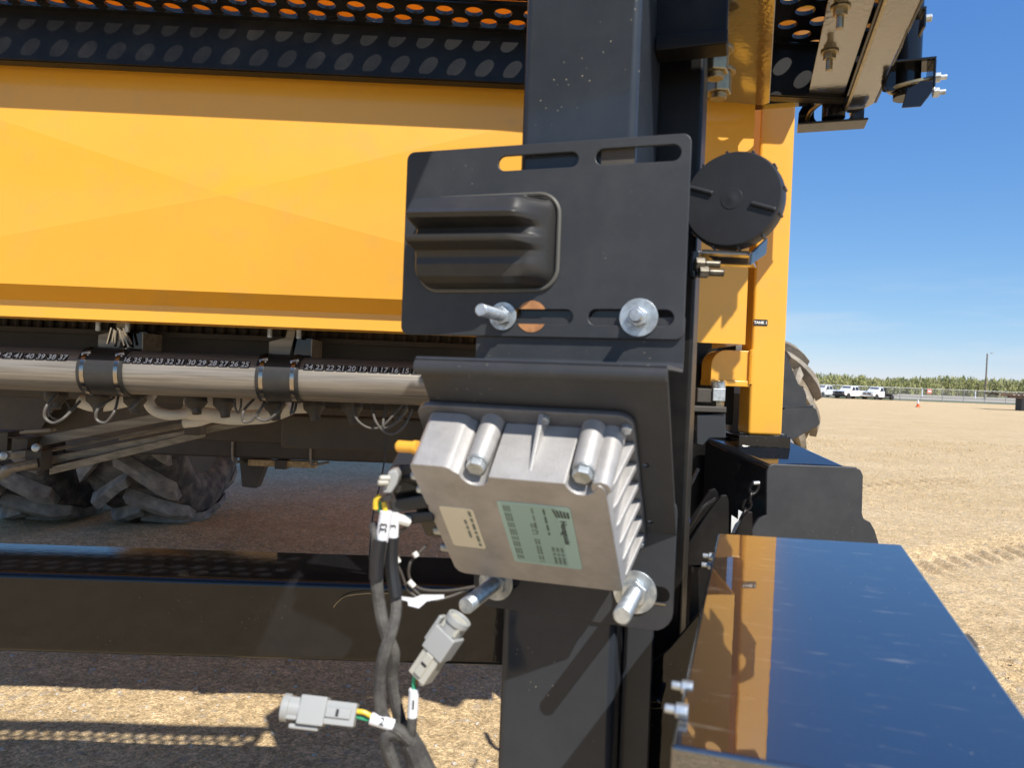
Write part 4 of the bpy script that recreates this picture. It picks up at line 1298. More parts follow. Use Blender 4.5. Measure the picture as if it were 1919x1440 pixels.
# ------------------------------------------------------------------ upper slotted plate
up = thing('slotted_plate', 'matte black slotted plate bolted to the post, ribbed rubber cover at its left', 'bracket', (-0.28, 1.1165, 1.565), FW)
ou = rrect(-0.576, 1.565, -0.095, 1.8815, 0.014)
hl = [slot(-0.407, -0.271, 1.852, 0.0122), slot(-0.243, -0.110, 1.853, 0.0128), slot(-0.402, -0.270, 1.5985, 0.0118), slot(-0.245, -0.111, 1.5985, 0.0125)]
part('plate', plate(ou, hl, 0.006, XZ(1.1165), 0.0012), 'powder', up, FW)
# bare rusty ring where a washer has sat, above and below the slot
rc = (-0.3389, 1.113, 1.5962)
for sg in (1, -1):
    rp2 = MB()
    a0 = math.asin(0.0122 / 0.026)
    pp = []
    for i in range(13):
        t_ = a0 + (math.pi - 2 * a0) * i / 12
        pp.append((rc[0] + 0.026 * math.cos(t_), 1.1130, 1.5985 + sg * 0.026 * math.sin(t_)))
    rp2.prism(pp, (0, -0.0005, 0))
    part('worn_washer_mark', rp2, 'rust', up, FW)
part('slot_filler', MB().box((-0.236, 1.1235, 1.838), (-0.182, 1.1262, 1.868)), 'rim_steel', up, FW)
def stud(c, ln, parent, mname='zinc', r=0.0098, wr=0.0235):
    x, y, z = c
    part('washer', MB().cyl((x, y, z), (x, y - 0.0035, z), wr, 32), mname, parent, FW, bevel=0.0008)
    part('hex_nut', MB().cyl((x, y - 0.0036, z), (x, y - 0.0165, z), r * 1.62, 6, rot=0.4), mname, parent, FW, bevel=0.0012)
    s_ = MB()
    n = int((ln - 0.018) / 0.0024)
    prof = [(0.004, r * 0.9)]
    for k in range(n):
        h = 0.017 + k * 0.0024
        prof += [(h, r * 0.92), (h + 0.0012, r)]
    prof += [(ln - 0.0015, r), (ln, r * 0.86)]
    s_.lathe((x, y, z), (0, -1, 0), prof, 18)
    part('stud', s_, mname, parent, FW, sharp=28)
w1 = (-0.388, 1.113, 1.5983)
w2 = (-0.1643, 1.113, 1.5964)
stud((w1[0], 1.1132, 1.5985), 0.105, up)
stud((w2[0], 1.1132, 1.5985), 0.040, up, wr=0.030)
# ribbed rubber cover
rb0 = (-0.5353, 1.113, 1.8051); rb1 = (-0.3039, 1.113, 1.8002); rb2 = (-0.3012, 1.113, 1.645)
ra, rbb = -0.540, rb1[0]
zta, zba = 1.794, 1.644
def cover():
    NU, NV = 60, 110
    vs = []
    def prof(w):
        # sawtooth of two long ridges, w = -1 bottom .. 1 top
        k = [(-1.0, 0.0), (-0.93, 0.34), (-0.80, 0.52), (-0.55, 0.56), (-0.40, 0.55), (-0.26, 0.58), (-0.14, 0.97), (-0.04, 1.0), (0.02, 0.90), (0.08, 0.58), (0.24, 0.54), (0.36, 0.95), (0.46, 1.0), (0.55, 0.92), (0.80, 0.78), (0.93, 0.5), (1.0, 0.0)]
        for i in range(len(k) - 1):
            if k[i][0] <= w <= k[i + 1][0]:
                t = (w - k[i][0]) / (k[i + 1][0] - k[i][0])
                return k[i][1] + (k[i + 1][1] - k[i][1]) * t
        return 0
    for j in range(NV + 1):
        w = -1 + 2 * j / NV
        for i in range(NU + 1):
            u = -1 + 2 * i / NU
            # rounded outline: pull corners in
            lim = 1.0
            aw = abs(w)
            if aw > 0.62: lim = 0.80 + 0.20 * math.sqrt(max(0, 1 - ((aw - 0.62) / 0.38) ** 2))
            x = (ra + rbb) / 2 + (rbb - ra) / 2 * u * lim
            z = (zta + zba) / 2 + (zta - zba) / 2 * w
            el = min(1, (1 + u) / 0.14); er = min(1, (1 - u) / 0.46)
            e = math.sin(el * math.pi / 2) * (0.10 + 0.90 * math.sin(er * math.pi / 2) ** 0.9 if er < 1 else 1.0)
            if u >= 0.999: e = 0.0
            ed = min(1, er * 1.0)
            grooves = prof(w)
            smooth = 0.80 * (1 - abs(w) ** 6)
            # grooves fade towards the right end
            g = grooves if u < 0.62 else grooves + (smooth - grooves) * min(1, (u - 0.62) / 0.3) * (1 if abs(w) < .9 else 0)
            h = 0.098 * e * g * (0.90 - 0.10 * u)
            vs.append((x, 1.1125 - h, z))
    fs = []
    for j in range(NV):
        for i in range(NU):
            a = j * (NU + 1) + i
            fs.append((a, a + 1, a + NU + 2, a + NU + 1))
    mb = MB(); mb.add(vs, fs)
    return mb
cv = part('rubber_cover', cover(), 'rubber', up, FW, sharp=42)
bd = rrect(ra - 0.002, zba - 0.003, rbb + 0.006, zta + 0.004, 0.036, 8)
part('cover_bead', MB().tube([(q[0], 1.111, q[1]) for q in bd], 0.0036, 8, 1, closed=True), 'bead', cv, FW)

# ------------------------------------------------------------------ lower bent bracket
lo_ = thing('bent_bracket', 'matte black bent steel bracket below the slotted plate, its sloped face holding the cast box', 'bracket', (-0.27, 1.1235, 1.115), FW)
r0, r1 = -0.4375, -0.0945
SLV = 0.342
m1 = plate(rrect(r0, 0, r1, SLV + 0.003, 0.001), [circ(-0.131, (-0.1265, 0.1862, -0)[1], 0.0048, 14), circ(-0.133, (-0.1234, 0.3166, 0)[1], 0.0048, 14)], 0.005,
           Matrix.Translation((0, 0.891, 1.519)) @ Matrix(((1, 0, 0, 0), (0, math.sin(TH), -math.cos(TH), 0), (0, -math.cos(TH), -math.sin(TH), 0), (0, 0, 0, 1))) @ Matrix.Translation((0, 0, -0.0025)))
m2 = plate(rrect(r0 + 0.012, 1.1105, r1, 1.33, 0.032), [slot(-0.165, -0.101, 1.168, 0.0125), slot(-0.41, -0.345, 1.160, 0.0125)], 0.005, XZ(1.1240), 0.0008)
sh = MB()
prof_out = [(1.1265, 1.60), (1.1265, 1.5225)]
def strip_prof(pts2, t):
    """bent sheet: offset polyline in (depth, z), extruded between r0 and r1"""
    n = len(pts2)
    nor = []
    for i in range(n):
        a = Vector(pts2[max(i - 1, 0)]); b = Vector(pts2[min(i + 1, n - 1)])
        d = (b - a).normalized()
        nor.append(Vector((-d.y, d.x)))
    vs = []
    for rr in (r0, r1):
        for i in range(n):
            p = Vector(pts2[i])
            for s_ in (1, -1):
                q = p + nor[i] * t / 2 * s_
                vs.append((rr, q.x, q.y))
    fs = []
    for i in range(n - 1):
        a = 2 * i
        b = 2 * n + 2 * i
        fs += [(a, a + 2, b + 2, b), (a + 1, b + 1, b + 3, a + 3), (a, a + 1, a + 3, a + 2), (b, b + 2, b + 3, b + 1)]
    fs += [(0, 2 * n, 2 * n + 1, 1), (2 * n - 2, 2 * n - 1, 4 * n - 1, 4 * n - 2)]
    mb = MB(); mb.add(vs, fs)
    return mb
bend = [(1.1240, 1.600), (1.1240, 1.530)]
for k in range(5):
    t_ = R(90 * k / 4)
    bend.append((1.1240 - 0.012 * (1 - math.cos(t_)), 1.530 - 0.012 * math.sin(t_)))
bend.append((0.900, 1.518))
for k in range(1, 7):
    t_ = R((180 - 48) * k / 6)
    bend.append((0.900 - 0.011 * math.sin(t_), 1.507 + 0.011 * math.cos(t_)))
m3_ = strip_prof(bend, 0.005).mesh(sharp=60)
part('bent_sheet', merge(m1, m2, m3_), 'powder', lo_, FW)
bl = (-0.385, 1.121, 1.1534); brr = (-0.154, 1.121, 1.1679)
stud((bl[0], 1.1213, bl[2]), 0.135, lo_, r=0.0125, wr=0.030)
stud((brr[0], 1.1213, brr[2]), 0.122, lo_, r=0.0132, wr=0.034)
part('worn_slot_edge', MB().box((-0.150, 1.1205, 1.1525), (-0.106, 1.1213, 1.1545)), 'zinc_gold', lo_, FW)

# ------------------------------------------------------------------ cast control box on the sloped face
ec = thing('control_box', 'square cast aluminium control box with side fins and two stickers, tilted on the bent bracket', 'control box', (-0.30, 1.06, 1.20), FW)
fl_ = plate(rrect(-0.458, 0.079, -0.140, 0.373, 0.022), [], 0.010, Matrix.Translation((0, 0, 0.0062)), 0.002)
part('base_flange', fl_, 'cast_dark', ec, EM)
for (fx_, fy_) in ((-0.150, 0.10), (-0.150, 0.355), (-0.262, 0.091)):
    part('flange_screw', MB().cyl((fx_, fy_, 0.011), (fx_, fy_, 0.019), 0.008, 6), 'zinc', ec, EM, bevel=0.001)
BN = 0.110
out_ = []
bx = (-0.341, -0.195)
vt = 0.108
# outline, clockwise from the top left (v grows downwards)
out_ += [(-0.433, 0.112), (-0.4325, 0.100), (-0.426, 0.0945)]
out_ += [(-0.383, 0.0945), (-0.374, 0.097), (-0.369, 0.103)]
def notch(xc):
    q = []
    for i in range(9):
        t_ = math.pi * i / 8
        q.append((xc - 0.0205 * math.cos(t_), vt + 0.0 + 0.0205 * math.sin(t_)))
    return q
out_ += notch(bx[0]) + notch(bx[1])
out_ += [(-0.170, 0.108), (-0.166, 0.112), (-0.163, 0.120), (-0.160, 0.338), (-0.166, 0.346), (-0.30, 0.350), (-0.412, 0.352), (-0.421, 0.348), (-0.426, 0.338)]
def bx_body():
    n = len(out_)
    mb = MB()
    cx_, cy_ = -0.296, 0.226
    lo3 = [((x - cx_) * 1.03 + cx_, (y - cy_) * 1.03 + cy_, 0.0112) for x, y in out_]
    hi3 = [(x, y, BN) for x, y in out_]
    mb.add(lo3 + hi3, [list(range(n)), [n + i for i in range(n)][::-1]] + [[i, (i + 1) % n, n + (i + 1) % n, n + i] for i in range(n)])
    return mb
part('housing', bx_body(), 'cast', ec, EM, bevel=0.0028, seg=2, ang=25, sharp=40)
for xb in bx:
    part('screw_boss', MB().lathe((xb, 0.106, 0.0112), (0, 0, 1), [(0, 0.0175), (0.074, 0.0155), (0.075, 0.0148)], 28), 'cast', ec, EM)
    bo = MB().cyl((xb, 0.106, 0.086), (xb, 0.106, 0.089), 0.0150, 24)
    bo.cyl((xb, 0.106, 0.0891), (xb, 0.106, 0.1005), 0.0135, 6, rot=0.5)
    part('hex_bolt', bo, 'zinc', ec, EM, bevel=0.0012)
fin = MB().prism([(-0.2685, 0.1075, 0.100), (-0.2635, 0.1075, 0.100), (-0.258, 0.1075, 0.0115), (-0.274, 0.1075, 0.0115)], (0, -0.0005, 0))
fin = MB()
fin.add([(-0.268, 0.1085, 0.098), (-0.264, 0.1085, 0.098), (-0.260, 0.1085, 0.0115), (-0.272, 0.1085, 0.0115), (-0.2695, 0.082, 0.0115), (-0.2625, 0.082, 0.0115)],
        [(0, 1, 2, 3), (0, 3, 4), (1, 5, 2), (0, 4, 5, 1), (3, 2, 5, 4)])
part('top_fin', fin, 'cast', ec, EM, bevel=0.0012)
for k in range(6):
    v_ = 0.128 + k * 0.041
    fb = MB()
    fb.prism([(-0.166, v_, 0.103), (-0.157, v_, 0.085), (-0.141, v_, 0.0115), (-0.168, v_, 0.0115)], (0, 0.011, 0))
    part('side_fin', fb, 'cast', ec, EM, bevel=0.002)
part('corner_rib', MB().lathe((-0.170, 0.116, 0.0112), (0, 0, 1), [(0, 0.018), (0.096, 0.0125)], 20), 'cast', ec, EM)
def quad_label(c, n, inset=0.0): return [(q[0], q[1], n) for q in c]
gl = [(-0.3185, 0.1576, 0.1105), (-0.2149, 0.1547, 0.1105), (-0.2153, 0.2952, 0.1105), (-0.318, 0.3016, 0.1105)]
wl_ = [(-0.413, 0.1832, 0.1105), (-0.3562, 0.1782, 0.1105), (-0.3607, 0.2748, 0.1105), (-0.4092, 0.2758, 0.1105)]
def lab_rect(q): 
    xs_ = [p[0] for p in q]; ys_ = [p[1] for p in q]
    return (xs_[0] + xs_[3]) / 2, (ys_[0] + ys_[1]) / 2, (xs_[1] + xs_[2]) / 2, (ys_[2] + ys_[3]) / 2
gx0, gy0, gx1, gy1 = lab_rect(gl)
hx0, hy0, hx1, hy1 = lab_rect(wl_)
# plate local axes in the label plane: y down the slope; mirror so the face points out
def elab(x0, y0, x1, y1, r, z, t): return plate(rrect(x0, y0, x1, y1, r), [], t, Matrix.Translation((0, 0, z)))
gs_ = part('green_sticker', elab(gx0, gy0, gx1, gy1, 0.005, BN + 0.0005, 0.0006), 'label_green', ec, EM)
part('sticker_panel', elab(gx0 + 0.006, gy0 + 0.003, gx1 - 0.020, gy1 - 0.004, 0.002, BN + 0.0009, 0.0003), 'label_green_dark', gs_, EM)
ws_ = part('cream_sticker', elab(hx0, hy0, hx1, hy1, 0.005, BN + 0.0005, 0.0006), 'label_cream', ec, EM)
def etext(body, size, x, y, m, parent, name='lettering', ax='LEFT', bold=0.0002):
    """lettering that reads down the slope, tops of the letters to the right"""
    me = text_mesh(body, size, ax=ax, t=0.0001, bold=bold)
    me.transform(Matrix(((0, 1, 0, x), (1, 0, 0, y), (0, 0, 1, BN + 0.0013), (0, 0, 0, 1))))
    part(name, me, m, parent, EM)
etext('Hexagonix', 0.0125, gx1 - 0.014, gy0 + 0.030, 'ink', gs_)
lg = MB()
for k in range(5):
    lg.prism([(gx1 - 0.026 + 0.005 * k, gy0 + 0.006 + 0.001 * k, BN + 0.0012), (gx1 - 0.0235 + 0.005 * k, gy0 + 0.007 + 0.001 * k, BN + 0.0012), (gx1 - 0.0195 + 0.004 * k, gy0 + 0.024, BN + 0.0012), (gx1 - 0.022 + 0.004 * k, gy0 + 0.023, BN + 0.0012)], (0, 0, 0.0002))
part('round_logo', lg, 'ink', gs_, EM)
def scribble(x, ya, yb, n, h, parent, m='ink_grey'):
    mb = MB()
    y = ya
    rr_ = random.Random(int((x + ya) * 1e5))
    c__ = 4
    while y < yb:
        l = rr_.uniform(0.0012, 0.003)
        for q in range(n):
            mb.box((x + q * h * 1.6, y, BN + 0.0011), (x + q * h * 1.6 + h, min(y + l, yb), BN + 0.0013))
        y += l + 0.0009
        c__ = c__ - 1
        if c__ <= 0:
            y += 0.0032
            c__ = rr_.randint(2, 6)
    part('fine_print', mb, m, parent, EM, smooth=False)
gw = gx1 - gx0; gh = gy1 - gy0
scribble(gx0 + gw * .07, gy0 + gh * .06, gy0 + gh * .92, 3, 0.0024, gs_)
scribble(gx0 + gw * .46, gy0 + gh * .06, gy0 + gh * .46, 1, 0.0026, gs_)
scribble(gx0 + gw * .40, gy0 + gh * .30, gy0 + gh * .48, 2, 0.0026, gs_)
scribble(gx0 + gw * .62, gy0 + gh * .06, gy0 + gh * .46, 1, 0.0030, gs_, 'ink')
scribble(gx0 + gw * .40, gy0 + gh * .55, gy0 + gh * .94, 2, 0.0028, gs_)
scribble(gx0 + gw * .62, gy0 + gh * .66, gy0 + gh * .94, 3, 0.0040, gs_)
hw_ = hx1 - hx0; hh_ = hy1 - hy0
scribble(hx0 + hw_ * .82, hy0 + hh_ * .06, hy0 + hh_ * .94, 1, 0.0042, ws_)
scribble(hx0 + hw_ * .62, hy0 + hh_ * .28, hy0 + hh_ * .72, 1, 0.0038, ws_)
# connectors on the left side of the box
ev = (-0.4744, 0.1362, 0.055)
part('aerial_connector', MB().lathe((-0.4335, 0.100, 0.075), (-1, 0, 0), [(0, 0.010), (0.006, 0.010), (0.0065, 0.0085), (0.030, 0.0085), (0.033, 0.006)], 18), 'orange_plastic', ec, EM)
cp = MB().box((-0.495, 0.150, 0.030), (-0.433, 0.215, 0.092))
cp.box((-0.475, 0.235, 0.028), (-0.430, 0.300, 0.085))
part('plug_socket', cp, 'rubber', ec, EM, bevel=0.004)
for vv in (0.135, 0.165, 0.262, 0.305):
    part('socket_screw', MB().lathe((-0.437, vv, 0.096), (-1, 0, 0), [(-0.01, 0.007), (0.006, 0.007), (0.008, 0.005)], 12), 'zinc', ec, EM)

# ------------------------------------------------------------------ wiring harness
wh_ = thing('wiring_harness', 'tangle of black braided cables with two loose grey connectors hanging beside the cast box', 'cable', (-0.22, 1.0, 0.8))
def wire(name, pts, r, m, parent=wh_, n=10, s=7, **k):
    return part(name, MB().tube(pts, r, n, s, **k), m, parent)
# two looms falling from the plug
wire('braided_cable', [(-0.1534, 1, 1.2656), (-0.1575, 1, 1.2338), (-0.1587, 1, 1.2037), (-0.1528, 1, 1.1661), (-0.1441, 1, 1.1324), (-0.1324, 1.01, 1.0986), (-0.1355, 1.02, 1.0598), (-0.1279, 1.02, 1.0214), (-0.1166, 1.02, 0.9831)], 0.0088, 'hose_black')
wire('braided_cable', [(-0.1414, 1.02, 1.2645), (-0.1424, 1.02, 1.2291), (-0.1374, 1.02, 1.1985), (-0.1317, 1.01, 1.1635), (-0.1345, 1, 1.1365), (-0.1431, 0.99, 1.1061), (-0.1478, 0.99, 1.0723), (-0.1447, 0.99, 1.0274), (-0.1293, 1, 0.9928), (-0.1086, 1, 0.982)], 0.0085, 'hose_black')
wire('taped_cable', [(-0.1555, 0.995, 1.2637), (-0.159, 0.995, 1.2351), (-0.1588, 0.995, 1.2089)], 0.0100, 'tape')
wire('taped_cable', [(-0.1413, 1.015, 1.2626), (-0.1406, 1.015, 1.2228), (-0.132, 1.008, 1.1794)], 0.0096, 'tape')
# joint where everything meets, bottom
wire('taped_joint', [(-0.1168, 1, 0.9992), (-0.104, 1, 0.9784), (-0.0926, 1, 0.9559), (-0.0778, 1, 0.9221)], 0.0150, 'hose_black', taper=(0.9, 1.25))
wire('braided_cable', [(-0.1261, 0.99, 0.9454), (-0.1355, 0.98, 0.9804), (-0.136, 0.98, 0.9938), (-0.125, 0.985, 0.996), (-0.1075, 0.99, 0.9872)], 0.0072, 'hose_black')
wire('braided_cable', [(-0.1341, 0.98, 0.9834), (-0.1252, 0.98, 0.9621), (-0.1116, 0.98, 0.9327)], 0.0080, 'hose_black')
wire('branch_cable', [(-0.1004, 0.99, 1.0174), (-0.1014, 0.99, 1.0024), (-0.1025, 1, 0.9784)], 0.0072, 'hose_black')
wire('branch_cable', [(-0.1298, 0.985, 1.0063), (-0.1162, 0.985, 0.9992), (-0.1029, 0.99, 0.9836)], 0.0080, 'hose_black')
def sleeve(p, q, r, txt, size, up_, fwd=0.001):
    p = Vector(p); q = Vector(q)
    s_ = part('cable_sleeve', MB().lathe(p, q - p, [(0, r * .9), (0.001, r), ((q - p).length - 0.001, r), ((q - p).length, r * .9)], 20), 'white_sleeve', wh_)
    d = (q - p).normalized()
    c_ = (p + q) / 2
    toc = (Vector((0, 0, 1.5)) - c_)
    nrm = (toc - d * toc.dot(d)).normalized()
    tm = text_mesh(txt, size, t=0.0002, bold=0.0003)
    X = up_(d, nrm); Yv = nrm.cross(X)
    o_ = c_ + nrm * (r + 0.0004)
    tm.transform(Matrix(((X.x, Yv.x, nrm.x, o_.x), (X.y, Yv.y, nrm.y, o_.y), (X.z, Yv.z, nrm.z, o_.z), (0, 0, 0, 1))))
    part('sleeve_number', tm, 'ink', s_)
    return s_
# lower right connector pointing up, on its short green and brown leads
sleeve((-0.0997, 0.99, 1.0572), (-0.1004, 0.99, 1.0174), 0.0072, '1', 0.018, lambda d, n: d.cross(n) if (d.cross(n)).x > 0 else -d.cross(n))
wire('green_wire', [(-0.0989, 0.99, 1.0558), (-0.1007, 0.99, 1.0662), (-0.099, 0.99, 1.0797)], 0.0028, 'wire_green')
wire('brown_wire', [(-0.0978, 0.994, 1.054), (-0.0982, 0.994, 1.0645), (-0.0957, 0.994, 1.0782)], 0.0026, 'rust')
def connector(p, q, wa, m_shell, m_body, nrm_hint, locks=True):
    """two-part automotive plug: p = wire end, q = open end"""
    p = Vector(p); q = Vector(q)
    d = (q - p); Ln = d.length; d.normalize()
    nrm = Vector(nrm_hint); nrm = (nrm - d * nrm.dot(d)).normalized()
    sd = d.cross(nrm)
    Fm = Matrix(((d.x, sd.x, nrm.x, p.x), (d.y, sd.y, nrm.y, p.y), (d.z, sd.z, nrm.z, p.z), (0, 0, 0, 1)))
    w = wa
    b1 = MB().box((0, -w * .42, -w * .36), (Ln * .52, w * .42, w * .36))
    b1.box((Ln * .06, -w * .18, w * .361), (Ln * .40, w * .18, w * .46))
    o1 = part('plug_body', b1, m_body, wh_, frame=Fm, bevel=0.0016)
    part('lock_slot', MB().box((Ln * .22, -w * .12, w * .461), (Ln * .26, w * .14, w * .47)), 'tape', o1, frame=Fm)
    b2 = MB().box((Ln * .40, -w * .52, -w * .45), (Ln * .76, w * .52, w * .45))
    b2.box((Ln * .46, -w * .70, -w * .22), (Ln * .86, -w * .521, w * .22))
    part('plug_shell', b2, m_shell, wh_, frame=Fm, bevel=0.0022)
    mo = MB()
    pr = [(Ln * .74, w * .42), (Ln * .90, w * .42), (Ln * .905, w * .50), (Ln, w * .50), (Ln, w * .40), (Ln * .93, w * .36)]
    mo.lathe((0, 0, 0), (1, 0, 0), pr, 28)
    part('plug_mouth', mo, m_shell, wh_, frame=Fm, bevel=0.001)
    fl2 = MB().box((Ln * .765, -w * .40, -w * .34), (Ln * .97, w * .40, w * .34))
    part('plug_collar', fl2, m_body, wh_, frame=Fm, bevel=0.002)
connector((-0.0921, 0.99, 1.074), (-0.0392, 0.985, 1.1612), 0.036, 'grey_plastic', 'beige_plastic', (-0.5, -1, 0.2))
part('plug_seal', MB().lathe((-0.0877, 0.985, 1.0703), (0.4, 0, 1), [(-0.006, 0.003), (-0.004, 0.005), (0.008, 0.006)], 12), 'beige_plastic', wh_)
# lower left connector on yellow and green leads
sleeve((-0.1254, 0.985, 1.0072), (-0.1583, 0.985, 1.0167), 0.0082, '2', 0.013, lambda d, n: -d)
wire('yellow_wire', [(-0.1561, 0.985, 1.019), (-0.1674, 0.985, 1.0247), (-0.1808, 0.985, 1.0258)], 0.0034, 'wire_yellow')
wire('green_wire', [(-0.1568, 0.99, 1.0121), (-0.1665, 0.99, 1.0133), (-0.1815, 0.99, 1.0174)], 0.003, 'wire_green')
connector((-0.1776, 0.985, 1.0199), (-0.2796, 0.985, 1.0289), 0.036, 'grey_plastic', 'grey_plastic', (0.1, -1, 0.5))
# plugs at the box and the numbered sleeves above the looms
wire('cable_sleeve_tape', [(-0.1694, 1.02, 1.2782), (-0.1625, 1, 1.2676), (-0.1603, 1, 1.2488)], 0.007, 'hose_black')
sleeve((-0.1488, 1, 1.3034), (-0.154, 1, 1.2596), 0.0090, '33', 0.0135, lambda d, n: -d)
sleeve((-0.1403, 1.015, 1.2978), (-0.1406, 1.015, 1.2626), 0.0080, '3', 0.012, lambda d, n: -d)
wire('yellow_wire', [(-0.1571, 1, 1.3242), (-0.1636, 1, 1.318), (-0.1639, 1, 1.3052)], 0.004, 'wire_yellow')
wire('yellow_wire', [(-0.1563, 1, 1.3227), (-0.1522, 1, 1.3131), (-0.1503, 1, 1.3019)], 0.0035, 'wire_yellow')
wire('green_wire', [(-0.16, 1.005, 1.3202), (-0.1604, 1.005, 1.3111), (-0.1578, 1.005, 1.3006)], 0.003, 'wire_green')
cpx = (-0.1437, 1, 1.3472)
cn = MB()
cn.prism([(-0.1541, 0.99, 1.329), (-0.1471, 0.99, 1.3605), (-0.1361, 0.99, 1.3639), (-0.1314, 0.99, 1.3551), (-0.1339, 0.99, 1.3431), (-0.1415, 0.99, 1.3294)], (0, 0.045, 0))
part('grey_plug', cn, 'grey_plastic', wh_, bevel=0.003)
for pq in ((-0.1497, 0.985, 1.3515), (-0.1517, 0.985, 1.3455)):
    part('plug_seal', MB().lathe(pq, (-1, -0.3, 0), [(-0.006, 0.0045), (0.006, 0.0045), (0.008, 0.003)], 12), 'beige_plastic', wh_)
bk = MB()
bk.hexa([(-0.1449, 1.03, 1.3644), (-0.1166, 1.03, 1.3686), (-0.1222, 1.08, 1.3622), (-0.152, 1.08, 1.3579), (-0.1418, 1.03, 1.3212), (-0.1035, 1.03, 1.3287), (-0.1085, 1.08, 1.3204), (-0.1487, 1.08, 1.3125)])
part('black_plug', bk, 'rubber', wh_, bevel=0.004)
bk = MB()
bk.hexa([(-0.1493, 1.02, 1.3149), (-0.0947, 1.02, 1.326), (-0.1003, 1.08, 1.3158), (-0.1581, 1.08, 1.304), (-0.1441, 1.02, 1.2967), (-0.0894, 1.02, 1.3063), (-0.0946, 1.08, 1.2949), (-0.1525, 1.08, 1.2847)])
bk.hexa([(-0.1293, 1.03, 1.2953), (-0.0855, 1.03, 1.2999), (-0.0896, 1.08, 1.2902), (-0.1356, 1.08, 1.2853), (-0.1248, 1.03, 1.2783), (-0.0826, 1.03, 1.2844), (-0.0866, 1.08, 1.274), (-0.1309, 1.08, 1.2676)])
part('black_plug', bk, 'rubber', wh_, bevel=0.004)
wire('boot', [(-0.1503, 0.995, 1.3253), (-0.1479, 0.995, 1.3194)], 0.009, 'rubber')
wire('clear_plug', [(-0.1377, 1.02, 1.2892), (-0.1204, 1.03, 1.2831)], 0.008, 'white_plastic')
# thin dark leads hanging below the box
wire('thin_wire', [(-0.1209, 1.03, 1.2777), (-0.1395, 1.03, 1.2577), (-0.1402, 1.03, 1.2344), (-0.1284, 1.03, 1.2076), (-0.1151, 1.03, 1.1808), (-0.0899, 1.03, 1.1684), (-0.0597, 1.04, 1.1716), (-0.0295, 1.06, 1.1792)], 0.0022, 'wire_dark')
wire('thin_wire', [(-0.0947, 1.05, 1.2451), (-0.1073, 1.04, 1.2329), (-0.1166, 1.03, 1.2212), (-0.1158, 1.03, 1.2002), (-0.0982, 1.03, 1.1852), (-0.0601, 1.04, 1.1811), (-0.0216, 1.06, 1.1826)], 0.0022, 'wire_dark')
wire('thin_wire', [(-0.1154, 1.03, 1.1901), (-0.1018, 1.03, 1.1773), (-0.0937, 1.03, 1.1675)], 0.0025, 'wire_dark')
for (a_, b_) in (((-0.1379, 1.025, 1.2342), (-0.1322, 1.025, 1.2243)), ((-0.1166, 1.025, 1.1977), (-0.1087, 1.025, 1.1903)), ((-0.1105, 1.025, 1.2397), (-0.1064, 1.025, 1.2337))):
    wire('wire_splice', [a_, b_], 0.0042, 'white_plastic', s=1)
tg = MB()
tg.prism([(-0.129, 1.02, 1.1765), (-0.1083, 1.02, 1.1748), (-0.097, 1.02, 1.1798), (-0.0648, 1.02, 1.1808), (-0.0646, 1.02, 1.1762), (-0.089, 1.02, 1.1708), (-0.1001, 1.02, 1.1604), (-0.1155, 1.02, 1.1638), (-0.1165, 1.02, 1.1699), (-0.1281, 1.02, 1.1726)], (0, 0.002, 0))
part('tape_flag', tg, 'white_sleeve', wh_)

# ------------------------------------------------------------------ document tube with screw cap
cn_ = Vector((0.4012, 1.25, 1.8283))
ax = Vector((-math.sin(R(31)), -math.cos(R(31)), 0.06)).normalized()     # the cap looks this way
dt = thing('document_tube', 'round black screw-capped tube clamped beside the post, in front of the yellow panel', 'tube', tuple(cn_ - Vector((0, 0, 0.13))))
RC_ = 0.0868
part('cap', MB().lathe(cn_, -ax, [(0, 0.001), (0, RC_ * 0.955), (0.004, RC_ * 0.985), (0.010, RC_), (0.027, RC_ * 1.005), (0.027, RC_ * 0.8)], 64), 'cap', dt, sharp=40)
u_ = ax.cross(Vector((0, 0, 1))).normalized() * -1
if u_.x < 0: u_ = -u_
w_ = ax.cross(u_)
if w_.z < 0: w_ = -w_
for k in range(12):
    t_ = 2 * math.pi * (k + 0.3) / 12
    c_ = cn_ + (u_ * math.cos(t_) + w_ * math.sin(t_)) * (RC_ * 1.005)
    part('grip_rib', MB().cyl(c_ - ax * 0.004, c_ - ax * 0.027, 0.0030, 10), 'cap', dt, bevel=0.001)
def bar_on_cap(x0, z0, x1, z1, r):
    a = cn_ + u_ * x0 + w_ * z0 + ax * 0.001
    b = cn_ + u_ * x1 + w_ * z1 + ax * 0.001
    return MB().tube([a, b], r, 12, 1)
part('turning_ridge', bar_on_cap(0.0336, -0.0118, 0.0756, -0.0269, 0.0046), 'cap', dt, bevel=0.002)
part('turning_ridge', bar_on_cap(-0.0756, 0.0269, -0.0336, 0.0118, 0.0046), 'cap', dt, bevel=0.002)
part('centre_boss', MB().lathe(cn_, ax, [(0, 0.019), (0.0008, 0.0185), (0.0008, 0.007), (0.0014, 0.005), (0.0014, 0.001)], 28), 'cap', dt)
part('tube_body', MB().lathe(cn_ - ax * 0.028, -ax, [(0, RC_ * 0.74), (0.05, RC_ * 0.74)], 48), 'cap', dt)
